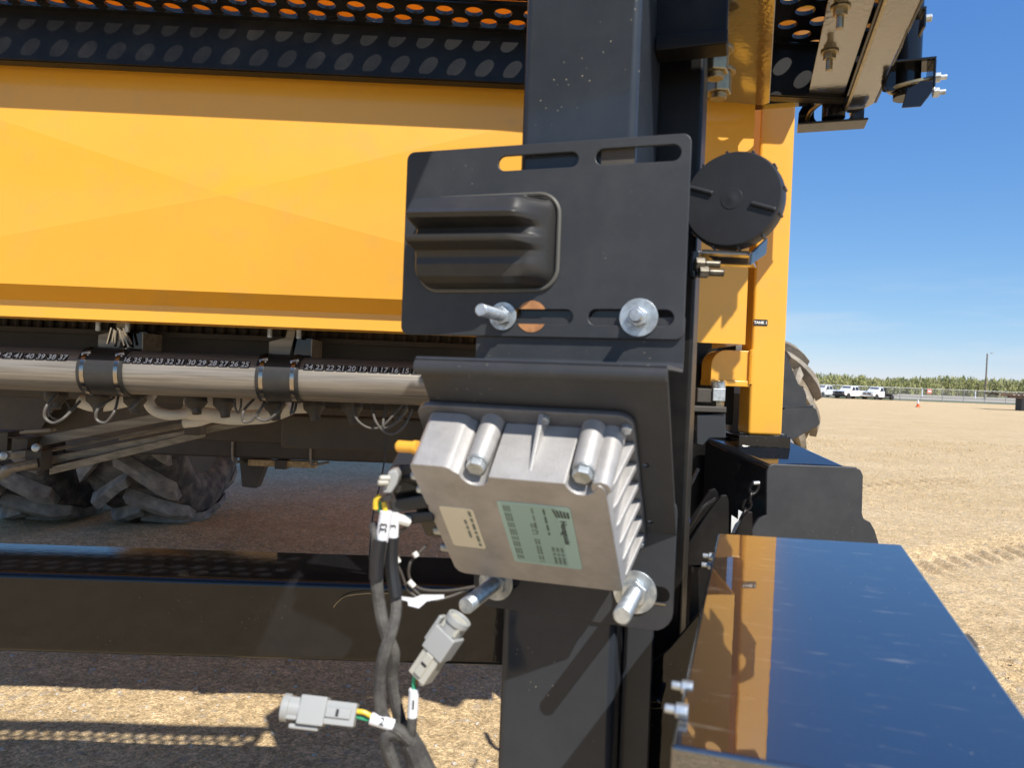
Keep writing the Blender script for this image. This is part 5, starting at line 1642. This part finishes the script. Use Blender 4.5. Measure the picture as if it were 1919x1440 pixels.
# strap bracket under the tube
bt = MB()
p0, p1, p2, p3 = (0.3407, 1.24, 1.7318), (0.433, 1.24, 1.7329), (0.5103, 1.37, 1.7927), (0.4001, 1.37, 1.7881)
zb_ = p0[2]
fl3 = [(p0[0], 1.24, zb_), (p1[0], 1.24, zb_), (p1[0] + 0.06, 1.37, zb_), (p0[0] + 0.03, 1.37, zb_)]
part('tray', MB().prism([Vector(q) - Vector((0, 0, 0.004)) for q in fl3], (0, 0, 0.004)), 'black_peel', dt, bevel=0.001)
sk = [(0.3487, 1.235, 1.7313), (0.4313, 1.235, 1.732), (0.4565, 1.31, 1.7223), (0.3997, 1.31, 1.7219), (0.3815, 1.28, 1.7242)]
part('tray_skirt', MB().prism(sk, (0, 0.004, 0.003)), 'black_peel', dt)
sd_ = [(0.4313, 1.235, 1.732), (0.4322, 1.235, 1.7096)]
pA, pB = Vector((0.4322, 1.235, 1.7311)), Vector((0.4303, 1.235, 1.7096))
pC, pD = Vector((0.4973, 1.34, 1.7802)), Vector((0.4956, 1.34, 1.7498))
part('tray_side', MB().prism([pA, pC, pD, pB], (0.005, 0.0, 0)), 'black_dusty', dt, bevel=0.001)
hk = [(0.3292, 1.225, 1.7287), (0.3422, 1.225, 1.7292), (0.3393, 1.225, 1.7088), (0.3405, 1.225, 1.6812), (0.3311, 1.225, 1.6827), (0.3266, 1.225, 1.7009)]
part('clamp_hook', MB().prism(hk, (0, 0.02, 0)), 'black', dt, bevel=0.003)
for c_ in ((0.3394, 1.215, 1.7054), (0.3464, 1.215, 1.6911)):
    x, y, z = c_
    part('hex_nut', MB().cyl((x - 0.008, y, z), (x + 0.008, y, z), 0.0112, 6), 'dark_bolt', dt, bevel=0.0012)
    t_ = MB()
    t_.lathe((x + 0.008, y, z), (1, 0, 0), sum([[(0.001 + 0.003 * k, 0.0058), (0.0025 + 0.003 * k, 0.0068)] for k in range(9)], []), 14)
    part('bolt_shank', t_, 'dark_bolt', dt, sharp=70)

# ------------------------------------------------------------------ black steel box, lower right
sb = thing('steel_box', 'long glossy black steel box at the lower right, blue sky in its lid', 'box', (0.15, 1.4, 0.55), FW)
c00 = (-0.05, 0.6257, 1.1862); c01 = (-0.041, 1.3834, 1.2203); c11 = (0.2766, 1.4387, 1.2227); c10 = (0.2654, 0.8038, 1.1942)
d_near = c00[1]
sl = (c11[0] - c10[0]) / (c11[1] - c10[1])
rN = c10[0] + sl * (d_near - c10[1])
top_ = [(c00[0], d_near, c00[2]), (rN, d_near + 0.012, c00[2] + 0.0005), (c11[0], c11[1], c11[2]), (c01[0], c01[1], c01[2])]
part('lid', MB().prism([(x, y, z - 0.030) for x, y, z in top_], (0, 0, 0.030)), 'black_top', sb, FW, bevel=0.004, seg=4)
bb_ = [(x * 0.985 + 0.002, y + (0.012 if i < 2 else -0.012), z - 0.031) for i, (x, y, z) in enumerate(top_)]
part('body', MB().hexa([(x, y, 0.70) for x, y, z in bb_] + bb_), 'black_dusty', sb, FW, bevel=0.004)
lt = (0.2758, 1.0182, 1.1968)
part('latch', MB().box((lt[0] - 0.013, lt[1] - 0.018, lt[2] - 0.024), (lt[0] + 0.004, lt[1] + 0.018, lt[2] - 0.001)).lathe((lt[0] - 0.003, lt[1] - 0.022, lt[2] - 0.010), (1, 0, 0), [(-0.006, 0.008), (0.006, 0.008)], 18), 'rim_steel', sb, FW, bevel=0.002)
for pq in ((-0.052, 1.2726, 1.2014), (-0.052, 1.2451, 1.1923), (-0.055, 0.7437, 1.1894), (-0.055, 0.677, 1.1944)):
    r__, d__, z__ = pq
    hb = MB().cyl((-0.040, d__, z__), (-0.051, d__, z__), 0.007, 6)
    hb.cyl((-0.051, d__, z__), (-0.061, d__, z__), 0.0042, 12)
    part('side_bolt', hb, 'zinc', sb, FW, bevel=0.0008)

# ------------------------------------------------------------------ tapered side beam with end plate
sm = thing('side_beam', 'black tapered frame beam with a stepped end plate, between the yellow post and the steel box', 'beam', (0.95, 2.1, 0.6))
ep = [(0.7907, 2.04, 1.2515), (0.7963, 2.04, 1.2672), (0.81, 2.04, 1.2739), (1.0447, 2.04, 1.273), (1.0654, 2.04, 1.266), (1.074, 2.04, 1.2492), (1.0757, 2.04, 1.1403), (1.0811, 2.04, 1.1234), (1.102, 2.04, 1.1132), (1.1156, 2.04, 1.0903), (1.1515, 2.04, 0.9902), (0.7213, 2.04, 0.976), (0.7473, 2.04, 1.0623), (0.76, 2.04, 1.0938), (0.7747, 2.04, 1.1145), (0.7946, 2.04, 1.1244)]
part('end_plate', MB().prism(ep, (0, 0.014, 0)), 'powder', sm, bevel=0.003)
ta, tb = Vector((0.81, 2.055, 1.2658)), Vector((1.0654, 2.055, 1.2624))
tc_, td = Vector((0.7136, 2.42, 1.3146)), Vector((1.009, 2.42, 1.3181))
dn = Vector((0, 0, -0.42))
part('beam_tube', MB().hexa([ta + dn, tb + dn, td + dn, tc_ + dn, ta, tb, td, tc_]), 'black', sm, bevel=0.020, seg=4)
gl_ = [[(0.5207, 1.98, 1.0532), (0.5658, 1.98, 1.1299), (0.6082, 1.98, 1.1991), (0.623, 1.98, 1.2056), (0.6326, 1.98, 1.1939), (0.6396, 1.98, 0.9894), (0.5235, 1.98, 0.9856)],
       [(0.543, 1.94, 1.056), (0.5913, 1.94, 1.1387), (0.629, 1.94, 1.1916), (0.6437, 1.94, 1.195), (0.6503, 1.94, 1.1776), (0.6578, 1.94, 1.0008), (0.5454, 1.94, 0.9971)],
       [(0.6678, 1.92, 1.0941), (0.6836, 1.92, 1.1385), (0.6976, 1.92, 1.1536), (0.7093, 1.92, 1.154), (0.7185, 1.92, 1.0081), (0.6657, 1.92, 1.0064)]]
for g_ in gl_:
    part('curved_gusset', MB().prism(g_, (0, 0.012, 0)), 'black_dull', sm, bevel=0.002)
for q in ([(0.6832, 1.955, 1.1523), (0.7016, 1.955, 1.1425), (0.6907, 1.955, 1.1168), (0.6829, 1.955, 1.1255)], [(0.6628, 1.95, 1.1377), (0.6857, 1.95, 1.1237), (0.6783, 1.95, 1.0878), (0.6634, 1.95, 1.0873)]):
    part('paper_tag', MB().prism(q, (0, 0.001, 0)), 'paper', sm)
part('dark_backing', MB().box((0.50, 2.46, 0.15), (1.02, 2.47, 1.33)).box((0.60, 2.10, 0.10), (0.72, 2.455, 0.95)), 'black_dull', sm)  # dark backing added so the gap beside the post stays black
part('low_dark_backing', MB().box((0.30, 1.92, 0.0), (1.35, 1.93, 0.80)), 'black_dull', sm)  # second dark sheet added low down to black out the ground behind
part('post_foot_plate', MB().box((0.79, 2.285, 1.29), (0.96, 2.43, 1.3365)), 'black', sm, bevel=0.003)
part('dark_filler', MB().box((0.60, 2.44, 1.36), (0.82, 2.455, 2.09)), 'black_dull', sm)  # unseen filler added to keep sky out of the box lid's reflection
part('edge_weld', MB().tube([(0.8097, 2.05, 1.2633), (0.8926, 2.05, 1.2694), (0.987, 2.05, 1.2681), (1.0564, 2.05, 1.2643)], 0.0075, 8, 8), 'black', sm)
# block with fittings left of the yellow post foot
bkx = [(0.64, 2.25, 1.3984), (0.7321, 2.25, 1.4086), (0.7372, 2.25, 1.327), (0.6841, 2.25, 1.325), (0.6646, 2.25, 1.3004), (0.6439, 2.25, 1.3031)]
part('mount_block', MB().prism(bkx, (0, 0.10, 0)), 'black_dusty', sm, bevel=0.004)
part('mount_block_cap', MB().box(((0.6259, 2.24, 1.4221)[0], 2.24, (0.6265, 2.24, 1.4086)[2]), ((0.7315, 2.24, 1.4261)[0], 2.36, (0.6769, 2.24, 1.4274)[2])), 'rim_steel', sm, bevel=0.003)
fa = (0.6444, 2.27, 1.4283); fb2 = (0.6939, 2.27, 1.4835)
part('fitting_block', MB().box((fa[0], 2.27, fa[2] + 0.01), (fb2[0], 2.34, fb2[2])), 'rim_steel', sm, bevel=0.003)
fa = (0.6925, 2.26, 1.4443); fb2 = (0.7321, 2.26, 1.4851)
part('fitting_face', MB().box((fa[0], 2.26, fa[2]), (fb2[0], 2.33, fb2[2])), 'zinc', sm, bevel=0.002)
part('fitting_collar', MB().cyl((0.7193, 2.29, 1.4806), (0.7165, 2.29, 1.5065), 0.022, 18), 'zinc', sm, bevel=0.002)
part('fitting_nut', MB().cyl((0.7184, 2.28, 1.4272), (0.7177, 2.28, 1.4445), 0.017, 6), 'zinc_gold', sm, bevel=0.001)
part('link_plate', MB().box(((0.8323, 2.5, 1.312)[0], 2.5, (0.8323, 2.5, 1.312)[2]), ((0.8678, 2.5, 1.4649)[0], 2.52, (0.8676, 2.5, 1.4687)[2])), 'rim_steel', sm)
# bright edge where plate and tube are welded
wv = MB()
for i in range(26):
    t_ = i / 25
    p = Vector((0.7082, 2.4, 1.3053)).lerp(Vector((0.8173, 2.4, 1.3202)), t_)
    wv.lathe(p, (1, 0, 0), [(-0.004, 0.003), (0, 0.006), (0.005, 0.003)], 6)
part('weld_bead', wv, 'black', sm)

# chain hanging on the side beam
chn = thing('chain', 'short dark chain hanging from a pin on the side of the tapered beam', 'chain', (0.6918, 1.97, 1.1063))
cpts = [(0.7345, 1.965, 1.2268), (0.7188, 1.96, 1.2002), (0.7124, 1.96, 1.1762), (0.7029, 1.96, 1.152), (0.6921, 1.96, 1.1248)]
for i in range(len(cpts) - 1):
    a_ = Vector(cpts[i]); b_ = Vector(cpts[i + 1])
    d_ = (b_ - a_).normalized()
    side = d_.cross(Vector((0, 1, 0))).normalized() if i % 2 == 0 else Vector((0.3, 1, 0)).normalized()
    m_ = (a_ + b_) / 2
    hl_ = (b_ - a_).length * 0.62
    lp = []
    for k in range(12):
        t_ = 2 * math.pi * k / 12
        lp.append(m_ + d_ * (math.cos(t_) * hl_) + side * (math.sin(t_) * 0.011))
    part('link', MB().tube(lp, 0.0042, 8, 1, closed=True), 'black_dull', chn)
part('pin', MB().cyl((0.72, 1.95, 1.2286), (0.7363, 1.95, 1.2307), 0.005, 10), 'zinc', chn)

# dark fender bracket in front of the tall tyre
fbk = thing('fender_bracket', 'dark steel bracket with a sloping arm, right of the yellow post before the tall tyre', 'bracket', (1.35, 3.0, 1.1))
pw = [(1.2016, 3, 1.4594), (1.2202, 3, 1.4533), (1.2068, 3, 1.6574), (1.2235, 3, 1.6421), (1.287, 3, 1.499), (1.3121, 3, 1.4499), (1.3271, 3, 1.4231), (1.2035, 3, 1.414)]
pw = [(1.2081, 3, 1.4141), (1.1962, 3, 1.691), (1.2237, 3, 1.6376), (1.2819, 3, 1.5125), (1.3047, 3, 1.4633), (1.325, 3, 1.4185)]
part('sloping_arm', MB().prism(pw, (0, 0.012, 0)), 'powder', fbk, bevel=0.002)
pw2 = [(1.1978, 2.95, 1.398), (1.2174, 2.95, 1.4144), (1.3232, 2.95, 1.4206), (1.3418, 2.95, 1.4079), (1.36, 2.95, 1.3548), (1.3538, 2.95, 1.3411), (1.2437, 2.95, 1.2743), (1.2302, 2.95, 1.2738), (1.2204, 2.95, 1.2914), (1.1975, 2.95, 1.2995)]
part('lower_plate', MB().prism(pw2, (0, 0.012, 0)), 'powder', fbk, bevel=0.002)
part('shelf', MB().prism([(1.197, 2.95, 1.4159), (1.3276, 2.95, 1.423), (1.44, 3.2, 1.4189), (1.2982, 3.2, 1.4136)], (0, 0, -0.006)), 'powder', fbk)
part('grease_pipe', MB().tube([(1.173, 2.9, 1.2983), (1.1816, 2.85, 1.2899), (1.181, 2.8, 1.273)], 0.009, 10, 4), 'zinc', fbk)
part('arm_disc', MB().lathe((1.2392, 2.99, 1.4475), (0, -1, 0), [(0, 0.075), (0.004, 0.075), (0.004, 0.06)], 30), 'powder', fbk)

# red and black battery leads behind the gusset
for (pp, lab, m_) in (([(0.8371, 2.7, 1.6421), (0.7979, 2.7, 1.5956), (0.7497, 2.7, 1.5203), (0.7213, 2.7, 1.4641)], 'red battery lead slanting down left of the yellow gusset', 'wire_red'),
                  ([(0.8167, 2.7, 1.6372), (0.7832, 2.7, 1.6032), (0.7409, 2.7, 1.5363), (0.714, 2.7, 1.4904)], 'black battery lead beside the red one left of the yellow gusset', 'wire_dark'),
                  ([(0.8577, 2.72, 1.6437), (0.8298, 2.72, 1.6179), (0.7792, 2.72, 1.5419), (0.7332, 2.72, 1.4538)], 'thin red lead outermost beside the yellow gusset', 'wire_red')):
    solo('battery_lead', MB().tube(pp, 0.011 if 'thin' not in lab else 0.006, 10, 6), m_, lab, 'cable', base=pp[-1], group='battery leads behind the gusset')
# blue hose in the dark beside the post
solo('blue_hose', MB().tube([(0.536, 1.95, 1.2901), (0.5259, 1.93, 1.1897), (0.541, 1.95, 1.098)], 0.010, 10, 6), mat('blue_hose_rubber', (0.02, 0.06, 0.25), rough=0.4), 'blue hose just visible in the dark right of the bent bracket', 'hose', base=(0.541, 1.95, 1.098))
for k, pp in enumerate(([(0.422, 1.7, 1.1607), (0.4702, 1.7, 1.2462), (0.506, 1.75, 1.286)], [(0.4355, 1.68, 1.0888), (0.4926, 1.68, 1.1928), (0.5359, 1.7, 1.2227)])):
    solo('black_hose', MB().tube(pp, 0.0045, 10, 6), 'black_dull', ('thin black hose, upper of two, curving beside the bent bracket', 'thin black hose, lower of two, curving beside the bent bracket')[k], 'hose', base=pp[0], group='black hoses beside the bracket')

# ================================================================== YARD BACKGROUND
# ------------------------------------------------------------------ chain link fence
fe = thing('chain_link_fence', 'long grey chain-link fence across the far side of the yard', 'fence', (62, 108.5, 0))
FY = 108.5
fp = MB().cyl((0, 0, 0), (0, 0, 2.05), 0.045, 8)
post_me = None
for i in range(-12, 32):
    x = 62.3 + i * 3.32
    if post_me is None:
        o = part('post', MB().cyl((x, FY, 0), (x, FY, 2.05), 0.05, 8), 'fence', fe)
        post_me = o
        x_first = x
    else:
        o = post_me.copy(); COL.objects.link(o); o.parent = fe
        o.location = (x - x_first, 0, 0)
part('top_rail', MB().cyl((20, FY, 1.98), (168, FY, 1.98), 0.04, 6), 'fence', fe)
part('bottom_wire', MB().cyl((20, FY, 0.06), (168, FY, 0.06), 0.012, 4), 'fence', fe)
lm = MB()
vs, fs = [], []
def wirequad(x0, z0, x1, z1, w):
    d = Vector((x1 - x0, 0, z1 - z0)).normalized()
    n_ = Vector((-d.z, 0, d.x)) * w / 2
    o = len(vs)
    vs.extend([(x0 - n_.x, FY + 0.05, z0 - n_.z), (x0 + n_.x, FY + 0.05, z0 + n_.z), (x1 + n_.x, FY + 0.05, z1 + n_.z), (x1 - n_.x, FY + 0.05, z1 - n_.z)])
    fs.append((o, o + 1, o + 2, o + 3))
x = 40.0
while x < 135:
    wirequad(x, 0.06, x + 1.9, 1.96, 0.009)
    wirequad(x + 1.9, 0.06, x, 1.96, 0.009)
    x += 0.13
me = bpy.data.meshes.new('wire_mesh'); me.from_pydata(vs, [], fs)
part('wire_mesh', me, 'fence', fe, kind='stuff')

def far_box(mb, x, y, z0, z1, w, d): return mb.box((x - w / 2, y - d / 2, z0), (x + w / 2, y + d / 2, z1))
sg = thing('warning_sign', 'small faded red and white sign wired to the chain-link fence', 'sign', (66.9, 108.4, 1.2))
part('panel', MB().box((66.45, 108.38, 1.25), (67.15, 108.40, 1.95)), 'sign_red', sg)
part('white_band', MB().box((66.55, 108.36, 1.5), (67.05, 108.378, 1.7)), 'white_ink', sg)

# white marker posts along the road
mkx = [(105.84, 179.92, 0), (116.50, 187.94, 0), (125.04, 192.15, 0), (131.36, 192.28, 0), (139.73, 195.04, 0)]
mlab = ['white marker post by the far road, leftmost of the row', 'white marker post by the far road, second from the left', 'white marker post by the far road, third from the left', 'white marker post by the far road, just left of the pole', 'white marker post by the far road, just right of the pole', 'white marker post by the far road, rightmost of the row']
mk = None
for i, x in enumerate((96, 111, 126, 142, 158, 174)):
    if mk is None:
        mk = solo('marker_post', MB().box((x - .12, 207.9, 0), (x + .12, 208.1, 2.2)), 'white_sleeve', mlab[0], 'post', base=(x, 208, 0), group='marker posts along the far road')
    else:
        o = mk.copy(); COL.objects.link(o); o.location = (x, 208, 0); o['label'] = mlab[i]

# utility pole
pz_ = (137.22, 196.63, 0)
px_ = 131.0; py_ = 188.0
ut = thing('utility_pole', 'tall weathered wooden pole with a small lamp arm standing beyond the fence', 'pole', (px_, py_, 0))
part('pole_shaft', MB().cyl((px_, py_, 0), (px_ + 0.1, py_, 12.4), 0.24, 12, r2=0.16), 'pole', ut)
part('lamp_arm', MB().cyl((px_ + 0.1, py_, 12.2), (px_ + 1.2, py_ - 0.2, 12.5), 0.05, 8), 'fence', ut)
part('lamp_head', MB().box((px_ + 0.9, py_ - 0.4, 12.45), (px_ + 1.7, py_ - 0.1, 12.65)), 'fence', ut, bevel=0.05)

# traffic cone
cc = (40.6159, 67.62, 0)
co_ = thing('traffic_cone', 'orange traffic cone with a white collar standing alone on the yard', 'traffic cone', (cc[0], cc[1], 0))
x, y = cc[0], cc[1]
part('base', MB().box((x - .19, y - .19, 0.001), (x + .19, y + .19, .04)), 'cone_orange', co_, bevel=0.01)
part('cone_body', MB().lathe((x, y, .04), (0, 0, 1), [(0, .15), (.30, .095), (.30, .09)], 20), 'cone_orange', co_)
part('reflective_collar', MB().lathe((x, y, .34), (0, 0, 1), [(0, .095), (.26, .052), (.26, .05)], 20), 'white_sleeve', co_)
part('tip', MB().lathe((x, y, .60), (0, 0, 1), [(0, .052), (.12, .03), (.12, .0)], 20), 'white_sleeve', co_)

# trailer at the right edge
trl = thing('flatbed_trailer', 'rusty brown trailer end reaching in from the right edge, black post under it', 'trailer', (54, 69, 0))
ta_ = (48.5708, 68.00, 1.8537); tb_ = (52.08, 68.00, 1.2077)
part('side_rail', MB().box((ta_[0], 67.9, 1.42), (tb_[0] + 8, 68.3, 1.62)), 'trailer', trl, bevel=0.02)
part('deck', MB().box((ta_[0] + 0.6, 68.3, 1.50), (tb_[0] + 8, 70.6, 1.66)), 'trailer', trl)
part('under_rail', MB().box((ta_[0] + 1.2, 68.0, 1.22), (tb_[0] + 8, 68.2, 1.41)), 'trailer', trl)
for q in (0.1, 1.5, 1.95, 2.5):
    part('tail_lamp', MB().box((ta_[0] + q, 67.86, 1.48), (ta_[0] + q + 0.16, 67.899, 1.57)), 'beige_plastic', trl)
pb = (51.00, 68.00, 0.5438)
part('support_post', MB().box((pb[0], 67.95, 0.0), (pb[0] + 0.8, 68.8, 1.219)), 'truck_trim', trl)
part('wheel', MB().lathe((pb[0] + 5, 68.0, .5), (0, 1, 0), [(0, .2), (0, .5), (.3, .5), (.3, .2)], 24), 'truck_trim', trl)

# ------------------------------------------------------------------ pickup trucks
def wheel_part(parent, c, r, w, frame):
    wp = part('wheel', MB().lathe(c, (0, 1, 0), [(-w / 2, r * .55), (-w / 2, r * .95), (-w * .4, r), (w * .4, r), (w / 2, r * .95), (w / 2, r * .55)], 24), 'truck_trim', parent, frame=frame)
    part('rim', MB().lathe(c, (0, 1, 0), [(-w * .42, r * .1), (-w * .42, r * .60), (w * .42, r * .60), (w * .42, r * .1)], 20), 'chrome', wp, frame=frame)

def pickup(pos, yaw, label, flatbed=False, dark_front=True, crew=True, sc=1.0):
    """nose towards -x in its own frame"""
    Fm = Matrix.Translation(pos) @ Matrix.Rotation(yaw, 4, 'Z') @ Matrix.Scale(sc, 4)
    t = thing('pickup_truck', label, 'pickup truck', pos, group='white pickups parked along the fence')
    W2 = 0.98
    def side(poly, y0, y1, m, name, bevel=0.04, par=t):
        return part(name, MB().prism([(x, y0, z) for x, z in poly], (0, y1 - y0, 0)), m, par, frame=Fm, bevel=bevel)
    cabx1 = 3.75 if crew else 3.0
    side([(0.05, 0.55), (0.0, 0.95), (0.08, 1.12), (0.35, 1.20), (1.35, 1.27), (1.42, 1.27), (1.42, 0.5), (1.25, 0.42)], -W2, W2, 'truck_white', 'hood_and_wings')
    side([(1.40, 0.42), (1.40, 1.27), (cabx1, 1.27), (cabx1, 0.42)], -W2, W2, 'truck_white', 'cab_lower')
    # greenhouse
    gh = MB().hexa([(1.40, -W2 * .96, 1.26), (cabx1, -W2 * .96, 1.26), (cabx1, W2 * .96, 1.26), (1.40, W2 * .96, 1.26),
                    (2.15, -W2 * .78, 1.93), (cabx1 - 0.12, -W2 * .78, 1.93), (cabx1 - 0.12, W2 * .78, 1.93), (2.15, W2 * .78, 1.93)])
    cab = part('cab_roof', gh, 'truck_white', t, frame=Fm, bevel=0.05)
    def lerp3(a, b, k): return tuple(a[i] + (b[i] - a[i]) * k for i in range(3))
    ws = MB()
    ws.hexa([(1.47, -W2 * .80, 1.30), (1.50, -W2 * .80, 1.30), (1.50, W2 * .80, 1.30), (1.47, W2 * .80, 1.30),
             (2.03, -W2 * .66, 1.84), (2.10, -W2 * .66, 1.84), (2.10, W2 * .66, 1.84), (2.03, W2 * .66, 1.84)])
    part('windscreen', ws, 'truck_glass', cab, frame=Fm)
    for sy in (-1, 1):
        wins = [(1.95, 2.70), (2.85, 3.55)] if crew else [(1.95, 2.78)]
        for (a_, b_) in wins:
            top = 0.10 if a_ < 2 else 0.0
            q = MB()
            yb0 = sy * W2 * .955; yt0 = sy * W2 * .80
            q.hexa([(a_, yb0 - .03, 1.33), (b_, yb0 - .03, 1.33), (b_, yb0 + .03, 1.33), (a_, yb0 + .03, 1.33),
                    (a_ + top * 3.2, yt0 - .03, 1.82), (b_ - 0.04, yt0 - .03, 1.82), (b_ - 0.04, yt0 + .03, 1.82), (a_ + top * 3.2, yt0 + .03, 1.82)])
            part('side_window', q, 'truck_glass', cab, frame=Fm)
        part('mirror', MB().box((1.85, sy * 1.08 - .09, 1.25), (1.97, sy * 1.08 + .09, 1.50)), 'truck_trim', t, frame=Fm, bevel=0.02)
    if flatbed:
        part('flat_deck', MB().box((cabx1 + 0.15, -1.1, 0.90), (6.1, 1.1, 1.02)), 'truck_trim', t, frame=Fm)
        part('headboard', MB().box((cabx1 + 0.1, -1.0, 1.02), (cabx1 + 0.2, 1.0, 1.75)), 'truck_trim', t, frame=Fm)
        part('chassis_rail', MB().box((cabx1, -0.5, 0.55), (5.9, 0.5, 0.88)), 'truck_trim', t, frame=Fm)
    else:
        side([(cabx1 + 0.03, 0.48), (cabx1 + 0.03, 1.26), (6.0, 1.28), (6.02, 0.55)], -W2, W2, 'truck_white', 'load_bed')
    part('front_bumper', MB().box((-0.10, -0.99, 0.42), (0.16, 0.99, 0.72)), 'truck_trim' if dark_front else 'chrome', t, frame=Fm, bevel=0.05)
    g = part('grille', MB().box((-0.03, -0.62, 0.76), (0.09, 0.62, 1.10)), 'truck_trim', t, frame=Fm, bevel=0.02)
    if not dark_front:
        part('grille_bar', MB().box((-0.05, -0.05, 0.78), (-0.028, 0.05, 1.08)).box((-0.05, -0.6, 0.91), (-0.029, -0.051, 0.95)).box((-0.05, 0.051, 0.91), (-0.029, 0.6, 0.95)), 'chrome', g, frame=Fm)
    for sy in (-1, 1):
        part('headlight', MB().box((-0.02, sy * .80 - .15, 0.82), (0.14, sy * .80 + .15, 1.06)), 'truck_trim' if dark_front else 'chrome', t, frame=Fm, bevel=0.02)
        for xw in (1.0, 5.0):
            wheel_part(t, (xw, sy * 0.88, 0.40), 0.40, 0.26, Fm)
            ar = MB().lathe((xw, sy * 0.975, 0.42), (0, 1, 0), [(-0.02, 0.47), (0.015, 0.47)], 24)
            if not (flatbed and xw > 3): part('wheel_arch', ar, 'truck_trim', t, frame=Fm)
    part('underbody', MB().box((0.5, -0.8, 0.30), (5.8, 0.8, 0.47)), 'truck_trim', t, frame=Fm)
    return t

n1 = (50.11, 111.50, 0.1969); n2 = (51.23, 105.50, -0.0695); n3 = (55.78, 106.00, -0.0754)
pickup((n1[0], 111.5, 0), R(30), 'white pickup farthest left, its nose hidden by the tall tyre', dark_front=False)
pickup((n2[0], 105.5, 0), R(30), 'white pickup in the middle of the three, with a black grille and bumper', dark_front=True)
pickup((n3[0], 106.0, 0), R(30), 'white pickup with a low dark flatbed behind its cab', flatbed=True, dark_front=False, crew=False)

for o in SC.objects:
    if o.type == 'MESH' and 'label' in o and o['label'] == '': del o['label']
